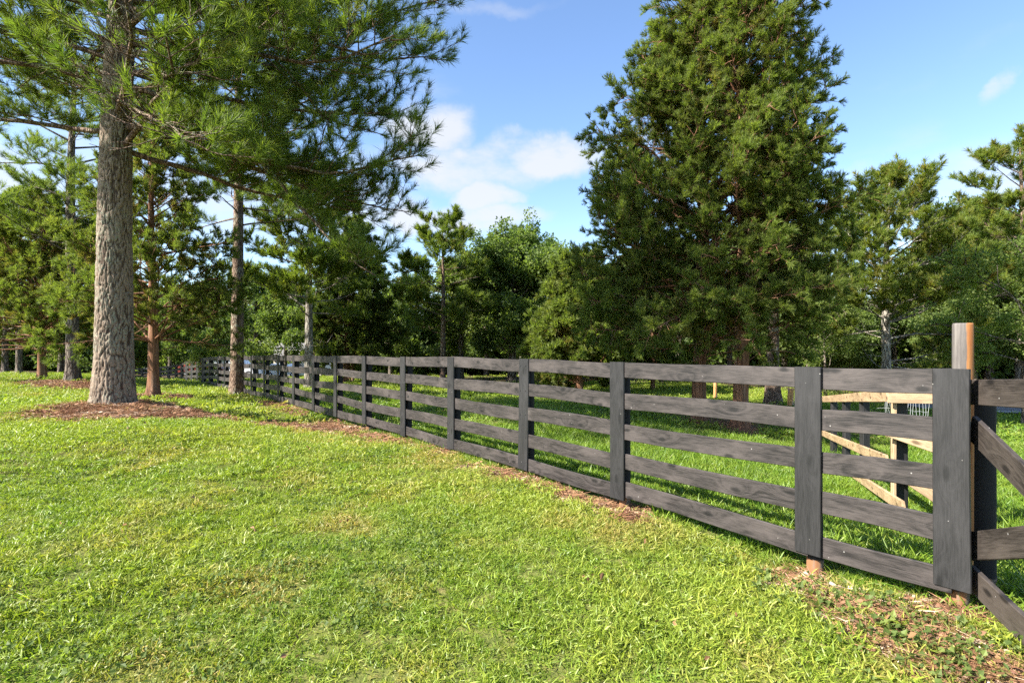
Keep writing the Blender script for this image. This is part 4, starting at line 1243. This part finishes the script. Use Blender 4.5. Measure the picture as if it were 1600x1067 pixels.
# ------------------------------------------------------------------ vehicles and house glimpsed far behind the fence
def car(name, X, Y, rz, paint, label, L=4.4, Wd=1.8, van=False):
    root = empty(name, (X, Y, h1(X, Y)), rz, label, 'van' if van else 'car')
    if van:
        prof = [(-L / 2, .35), (L / 2, .35), (L / 2, .95), (L / 2 - .9, 1.05), (L / 2 - 1.5, 2.0), (-L / 2 + .1, 2.05), (-L / 2, 1.9)]
    else:
        prof = [(-L / 2, .32), (L / 2, .32), (L / 2, .72), (L / 2 - 1.15, .92), (L / 2 - 1.75, 1.42), (-L / 2 + 1.0, 1.44), (-L / 2 + .35, .98), (-L / 2, .9)]
    n = len(prof); V = []
    for sx, k in ((-1, 1.0), (-.88, 1.0), (.88, 1.0), (1, 1.0)):
        for (x, z) in prof:
            inset = .12 if z > 1.1 else 0
            V.append((x * (.985 if abs(sx) == 1 else 1), sx * (Wd / 2 - inset), z if abs(sx) < 1 or z < 1 else z - .05))
    V = np.array(V); i = np.arange(4 * n).reshape(4, n); j = np.roll(i, -1, 1)
    F = np.stack([i[:-1], j[:-1], j[1:], i[1:]], -1).reshape(-1, 4)
    mesh_obj('body', V, [F, np.array([i[0][::-1], i[-1]])], paint, root)
    for s in (-1, 1):
        y = s * (Wd / 2 - .10)
        for (x0, x1) in (((-L / 2 + .9, -.1), (0, L / 2 - 1.65)) if not van else ((-L / 2 + .4, -.1), (.1, L / 2 - 1.45))):
            z0, z1 = (.98, 1.34) if not van else (1.15, 1.8)
            VV = np.array([(x0, y + s * .02, z0), (x1 + .12, y + s * .02, z0), (x1 - .1, y - s * .005, z1), (x0 + .1, y - s * .005, z1)])
            VV = np.concatenate([VV, VV - np.array([0, s * .02, 0])])
            mesh_obj('window', VV, np.array([[0, 1, 2, 3], [7, 6, 5, 4], [0, 4, 5, 1], [1, 5, 6, 2], [2, 6, 7, 3], [3, 7, 4, 0]]), M['glass'], root)
        for x in (-L / 2 + .85, L / 2 - .85):
            k = 20; a = np.arange(k) * 2 * PI / k
            rg = [(.20, s * .0), (.31, s * 0), (.33, s * .04), (.33, s * .17), (.31, s * .21), (.2, s * .2)]
            V = np.concatenate([np.c_[x + r * np.cos(a), np.full(k, s * (Wd / 2 - .2) + yy), .33 + r * np.sin(a)] for r, yy in rg])
            ix = np.arange(len(V)).reshape(len(rg), k); jx = np.roll(ix, -1, 1)
            w = mesh_obj('wheel', V, [np.stack([ix[:-1], jx[:-1], jx[1:], ix[1:]], -1).reshape(-1, 4)], M['tyre'], root, True)
            Vr = np.concatenate([np.c_[x + .2 * np.cos(a), np.full(k, s * (Wd / 2 - .01)), .33 + .2 * np.sin(a)], [[x, s * Wd / 2, .33]]])
            mesh_obj('rim', Vr, np.array([[q, (q + 1) % k, k] for q in range(k)]), M['wire'], w)
    return root
car('parked_van', ray(368, 58), 58, .15, M['white_paint'], 'white van parked far behind the fence near the bare-stemmed pine', 4.8, 1.9, True)
car('parked_car', ray(384, 62), 53.5, .1, M['red_paint'], 'red car parked in front of the distant white van', 4.2, 1.75)
car('parked_car', ray(446, 56), 56, -.1, M['white_paint'], 'white car parked right of the distant red car', 4.2, 1.75)
def house():
    X, Y = ray(474, 72), 72.0
    r = empty('house', (X, Y, h1(X, Y) - .3), .1, 'small cream house glimpsed behind the pale grey pine trunk', 'house')
    w, d, hh = 5.0, 4.0, 2.7
    V = np.array([(-w, -d, 0), (w, -d, 0), (w, d, 0), (-w, d, 0), (-w, -d, hh), (w, -d, hh), (w, d, hh), (-w, d, hh), (-w, 0, hh + 1.9), (w, 0, hh + 1.9)]) * np.array([.6, .6, 1])
    mesh_obj('wall', V, [np.array([[0, 1, 5, 4], [1, 2, 6, 5], [2, 3, 7, 6], [3, 0, 4, 7]]), np.array([[4, 7, 8], [5, 9, 6]])], M['cream'], r)
    R = np.array([(-w - .5, -d - .6, hh - .15), (w + .5, -d - .6, hh - .15), (w + .5, 0, hh + 2.0), (-w - .5, 0, hh + 2.0), (w + .5, d + .6, hh - .15), (-w - .5, d + .6, hh - .15)]) * np.array([.6, .6, 1])
    R2 = R + np.array([0, 0, .12])
    mesh_obj('roof', np.concatenate([R, R2]), [np.array([[0, 3, 2, 1], [3, 5, 4, 2], [6, 7, 8, 9], [9, 8, 10, 11], [0, 1, 7, 6], [5, 11, 10, 4], [1, 2, 8, 7], [2, 4, 10, 8], [0, 6, 9, 3], [3, 9, 11, 5]])], M['roof'], r)
    for x, ww, z0, z1, nm in ((-1.8, .5, .9, 2.0, 'window'), (1.6, .5, .9, 2.0, 'window'), (0, .45, 0, 2.0, 'door')):
        V, F = board_mesh(ww * 2, z1 - z0, .08, 2, 0)
        o = mesh_obj(nm, V, F, M['glass'] if nm == 'window' else M['roof'], r); o.location = (x, -d * .6 - .03, (z0 + z1) / 2)
house()
def stone(x, y, r, seed, lab):
    rng = np.random.default_rng(seed); k, n = 10, 6; V = []
    for i in range(n):
        t = i / (n - 1) * PI
        for q in range(k):
            a = q * 2 * PI / k; rr = r * (1 + rng.normal() * .09)
            V.append((rr * math.sin(t) * math.cos(a) * 1.3, rr * math.sin(t) * math.sin(a), rr * math.cos(t) * .8))
    i = np.arange(n * k).reshape(n, k); j = np.roll(i, -1, 1)
    o = mesh_obj('stone', np.array(V), np.stack([i[:-1], i[1:], j[1:], j[:-1]], -1).reshape(-1, 4), M['stone'], None, True)
    o.location = (x, y, h1(x, y) + r * .4); tag(o, lab, 'stone')
stone(ray(91, 27), 27, .10, 1, 'small pale stone in the shade left of the flared grey trunk')
stone(ray(107, 27), 26.4, .09, 2, 'small pale stone closest to the flared grey trunk')

# ------------------------------------------------------------------ grass, straw, weeds
def sod_assets(n_var, n, R, Lm, Wd, seed, flop=.75, mat='grass', name='grass_tuft'):
    out = []
    for i in range(n_var):
        r = np.random.default_rng(seed + i)
        ang = r.random(n) * 2 * PI; rad = R * np.sqrt(r.random(n))
        base = np.c_[rad * np.cos(ang), rad * np.sin(ang), np.full(n, -.006)]
        az = r.random(n) * 2 * PI; el = np.radians(r.uniform(10, 80, n))
        d = np.c_[np.cos(az) * np.sin(el), np.sin(az) * np.sin(el), np.cos(el)]
        L = Lm * r.uniform(.45, 1.25, n)
        V, F, per = blades(r, base, d, L, Wd * r.uniform(.7, 1.35, n), r.uniform(.1, flop, n), 3)
        out.append(asset(name, V, F, M[mat], np.repeat(r.random(n), per)))
    return out
G_SOD = scatter_group('sod_near', sod_assets(6, 80, .11, .046, .0056, 500, 1.1))
G_SODM = scatter_group('sod_mid', sod_assets(5, 130, .24, .052, .0092, 520, 1.1))
G_SODF = scatter_group('sod_far', sod_assets(5, 130, .55, .095, .022, 540))
G_TALL = scatter_group('tall_grass', sod_assets(5, 34, .09, .17, .0055, 560, .55))
G_TALLM = scatter_group('tall_grass_mid', sod_assets(4, 80, .26, .17, .011, 580, .55))
RG = np.random.default_rng(12)
def area_pts(z0, z1, dens, slope=1.02, m=1.2):
    n = int(dens * ((slope * (z1 ** 2 - z0 ** 2)) + 2 * m * (z1 - z0)))
    z = np.sqrt(RG.uniform(z0 ** 2, z1 ** 2, int(n * 1.1)))
    x = RG.uniform(-1, 1, len(z)) * (slope * z + m)
    return x, z
def grass_obj(name, label, x, y, grp, nvar, sc, lush, kindlabel='grass', extra_dry=0.0):
    mu = mulch(x, y); wd = woods(x, y)
    bald = fbm(x * 1.3, y * 1.3, 41, 3)
    keep = RG.random(len(x)) < np.clip(1.08 - mu * 1.25, .03, 1) * (1 - wd * .92) * np.where(lush, 1, np.clip(1.25 - smooth01(.60, .75, bald) * .6, .3, 1))
    keep &= ~((y > ra(x) - .1) & (y < rb(x) + .1) & (x > 12.5))
    x, y, lush, sc = x[keep], y[keep], lush[keep], sc[keep]
    n = len(x); z = hgt(x, y)
    p1 = fbm(x * .7, y * .7, 51, 4); p2 = fbm(x * 2.6, y * 2.6, 52, 3); p3 = fbm(x * .35, y * .35, 53, 3)
    far = smooth01(14, 22, y)
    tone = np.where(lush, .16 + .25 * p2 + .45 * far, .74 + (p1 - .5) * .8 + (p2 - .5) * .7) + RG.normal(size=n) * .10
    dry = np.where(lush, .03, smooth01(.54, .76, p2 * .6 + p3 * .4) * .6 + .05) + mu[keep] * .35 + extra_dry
    dry = np.clip(dry + RG.normal(size=n) * .08, 0, 1)
    s = sc * RG.uniform(.7, 1.25, n) * np.where(lush, 1, .75 + .55 * p1)
    scl = np.c_[s, s, s * RG.uniform(.7, 1.3, n)]
    d = np.c_[RG.normal(size=n) * .16, RG.normal(size=n) * .16, np.ones(n)]
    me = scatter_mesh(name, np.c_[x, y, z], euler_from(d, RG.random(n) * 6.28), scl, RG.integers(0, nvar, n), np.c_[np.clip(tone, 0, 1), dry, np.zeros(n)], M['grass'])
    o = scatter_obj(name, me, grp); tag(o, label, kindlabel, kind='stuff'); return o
x, y = area_pts(1.1, 5.5, 190); sd = side(x, y) > 0
grass_obj('lawn_grass', 'bright mown lawn grass across the near foreground', x[sd], y[sd], G_SOD, 6, np.full(sd.sum(), 1.0), np.zeros(sd.sum(), bool))
x, y = area_pts(5.5, 10.5, 75); sd = side(x, y) > 0
grass_obj('lawn_grass', 'sunny lawn grass in the middle distance before the thick pine', x[sd], y[sd], G_SODM, 5, np.full(sd.sum(), .85), np.zeros(sd.sum(), bool))
x, y = area_pts(10.5, 45, 7.5, 1.0, 2); sd = side(x, y) > 0
grass_obj('lawn_grass', 'far lawn grass under and around the pines at left', x[sd], y[sd], G_SODF, 5, np.full(sd.sum(), .8), np.zeros(sd.sum(), bool))
x, y = area_pts(2.6, 11, 75, 1.05, 1.5); sd = side(x, y) < -.06
grass_obj('paddock_grass', 'lush deep green grass just behind the board fence', x[sd], y[sd], G_TALLM, 4, np.full(sd.sum(), .62), np.ones(sd.sum(), bool))
x, y = area_pts(11, 40, 7.5, 1.05, 2); sd = side(x, y) < -.06
grass_obj('paddock_grass', 'shorter grass of the open field behind the fence', x[sd], y[sd], G_SODF, 5, np.full(sd.sum(), .85), np.ones(sd.sum(), bool))
# rank tufts along the foot of the fence and longer blades in the foreground
al = RG.uniform(-1.2, 26, 2600); ss = RG.normal(0, .11, 2600) - .02
x = f0x + FD[0] * al + FN[0] * ss; y = f0z + FD[1] * al + FN[1] * ss
k = fbm(al * 1.3, ss, 66, 3) > .5 - .12 * smooth01(3, 6, al) * (ss < 0) + .06 * (al < 2.2)
grass_obj('fence_line_grass', 'rank grass tufts growing along the foot of the board fence', x[k], y[k], G_TALL, 5, np.full(k.sum(), .52), np.ones(k.sum(), bool))
x, y = area_pts(1.1, 4.2, 35); k = (side(x, y) > .3) & (fbm(x * .8, y * .8, 68, 3) > .5)
grass_obj('coarse_grass', 'longer coarse blades scattered through the nearest lawn', x[k], y[k], G_TALL, 5, np.full(k.sum(), .36), np.zeros(k.sum(), bool))

def straw_assets(n_var, seed):
    out = []
    for i in range(n_var):
        r = np.random.default_rng(seed + i); n = 46
        ang = r.random(n) * 2 * PI; rad = .15 * np.sqrt(r.random(n))
        base = np.c_[rad * np.cos(ang), rad * np.sin(ang), r.uniform(.002, .03, n)]
        az = r.random(n) * 2 * PI
        d = np.c_[np.cos(az), np.sin(az), r.normal(0, .16, n)]
        V, F, per = blades(r, base, d, r.uniform(.06, .17, n), r.uniform(.003, .006, n), r.uniform(0, .15, n), 2)
        lv = np.repeat(r.random(n), per)
        m_ = 9                                   # bark chips and dead leaves
        c = np.c_[r.uniform(-.15, .15, (m_, 2)), r.uniform(.012, .035, m_)]
        u = sph(r, m_) * .028; u[:, 2] *= .35; w = np.cross(u, np.array([0, 0, 1.0]) + sph(r, m_) * .5) * r.uniform(.35, .8, (m_, 1))
        Q = np.stack([c - u, c + w, c + u, c - w], 1).reshape(-1, 3); o = np.arange(m_)[:, None] * 4 + len(V)
        F.append(np.concatenate([np.concatenate([o, o + 1, o + 2], 1), np.concatenate([o, o + 2, o + 3], 1)]))
        out.append(asset('straw_bits', np.concatenate([V, Q]), F, M['straw'], np.concatenate([lv, np.repeat(r.random(m_), 4)])))
    return out
G_STRAW = scatter_group('straw', straw_assets(5, 700))
def straw(name, label, x, y, sc):
    mu = mulch(x, y); k = RG.random(len(x)) < smooth01(.32, .9, mu)
    x, y = x[k], y[k]; n = len(x)
    d = np.c_[RG.normal(size=n) * .12, RG.normal(size=n) * .12, np.ones(n)]
    me = scatter_mesh(name, np.c_[x, y, hgt(x, y)], euler_from(d, RG.random(n) * 6.28), sc * RG.uniform(.7, 1.3, n), RG.integers(0, 5, n),
                      np.c_[np.clip(fbm(x * 3, y * 3, 81, 2) + RG.normal(size=n) * .25 - .1, 0, 1), np.where(RG.random(n) < .18, RG.random(n), .05), np.zeros(n)], M['straw'])
    tag(scatter_obj(name, me, G_STRAW), label, 'pine straw', kind='stuff')
x, y = RG.uniform(-13, -1, 9000), RG.uniform(6.5, 18.5, 9000)
straw('pine_straw', 'rust-brown pine straw and dead leaves round the thick pine and the cedar', x, y, 1.15)
x, y = RG.uniform(-22, -13, 1500), RG.uniform(19.5, 25, 1500)
straw('pine_straw', 'reddish straw patch at the flared grey trunk at left', x, y, 1.5)
al = RG.uniform(-1.4, 16, 2600); ss = RG.uniform(-.1, .9, 2600)
straw('dry_litter', 'dry straw and bare earth litter along the fence foot', f0x + FD[0] * al + FN[0] * ss, f0z + FD[1] * al + FN[1] * ss, .75)
x, y = RG.uniform(1.2, 3.2, 1500), RG.uniform(1.6, 4.0, 1500)
straw('dry_litter', 'dry straw litter on the worn ground before the corner post', x, y, .6)
# small broad-leaved weeds near the corner
def weeds():
    t = RG.random(170); x = ray(1290, 3.55) * (1 - t) + ray(1560, 2.5) * t; y = 3.55 * (1 - t) + 2.5 * t
    x = x + RG.normal(size=170) * .22; y = y + RG.normal(size=170) * .22
    n = len(x); d = np.c_[RG.normal(size=n) * .1, RG.normal(size=n) * .1, np.ones(n)]
    me = scatter_mesh('ground_weeds', np.c_[x, y, hgt(x, y) + .015], euler_from(d, RG.random(n) * 6.28), RG.uniform(.14, .30, n), RG.integers(0, 4, n), np.c_[RG.uniform(.45, 1, n), RG.random(n) * .1, np.zeros(n)], M['leaf'])
    tag(scatter_obj('ground_weeds', me, scatter_group('weeds', leaf_assets(4, 12, .20, .17, .12, 90))), 'small broad-leaved weeds on the worn ground by the corner post', 'weeds', kind='stuff')
weeds()
# fallen leaves and clover scattered through the lawn
def lawn_bits():
    x, y = area_pts(2.6, 9.0, 2.0); k = side(x, y) > .25; x, y = x[k], y[k]; n = len(x)
    d = np.c_[RG.normal(size=n) * .3, RG.normal(size=n) * .3, np.ones(n)]
    out = []
    for i in range(3):
        q = np.random.default_rng(900 + i); m_ = 3; c = np.c_[q.uniform(-.12, .12, (m_, 2)), q.uniform(.02, .05, m_)]
        u = sph(q, m_) * .026; w = np.cross(u, np.array([0, 0, 1.0]) + sph(q, m_) * .6) * .55
        V = np.stack([c - u, c + w + [0, 0, .006], c + u, c - w + [0, 0, .006]], 1).reshape(-1, 3); o = np.arange(m_)[:, None] * 4
        out.append(asset('fallen_leaf', V, np.concatenate([np.concatenate([o, o + 1, o + 2], 1), np.concatenate([o, o + 2, o + 3], 1)]), M['straw'], np.repeat(q.random(m_), 4)))
    me = scatter_mesh('fallen_leaves', np.c_[x, y, hgt(x, y)], euler_from(d, RG.random(n) * 6.28), RG.uniform(.5, 1.2, n), RG.integers(0, 3, n), np.c_[RG.random(n) * .6, RG.random(n) ** 3 * .3, np.zeros(n)], M['straw'])
    tag(scatter_obj('fallen_leaves', me, scatter_group('fallen', out)), 'brown fallen leaves and bits scattered through the lawn', 'leaves', kind='stuff')
    x, y = area_pts(1.2, 8.0, 60); k = (side(x, y) > .3) & (fbm(x * 1.1, y * 1.1, 95, 3) > .56); x, y = x[k], y[k]; n = len(x)
    d = np.c_[RG.normal(size=n) * .15, RG.normal(size=n) * .15, np.ones(n)]
    me = scatter_mesh('lawn_clover', np.c_[x, y, hgt(x, y) + .03], euler_from(d, RG.random(n) * 6.28), RG.uniform(.22, .5, n), RG.integers(0, 3, n), np.c_[RG.uniform(.3, .9, n), RG.random(n) * .1, np.zeros(n)], M['leaf'])
    tag(scatter_obj('lawn_clover', me, scatter_group('clover', leaf_assets(3, 16, .22, .075, .060, 96))), 'small round clover leaves in patches of the lawn', 'clover', kind='stuff')
lawn_bits()
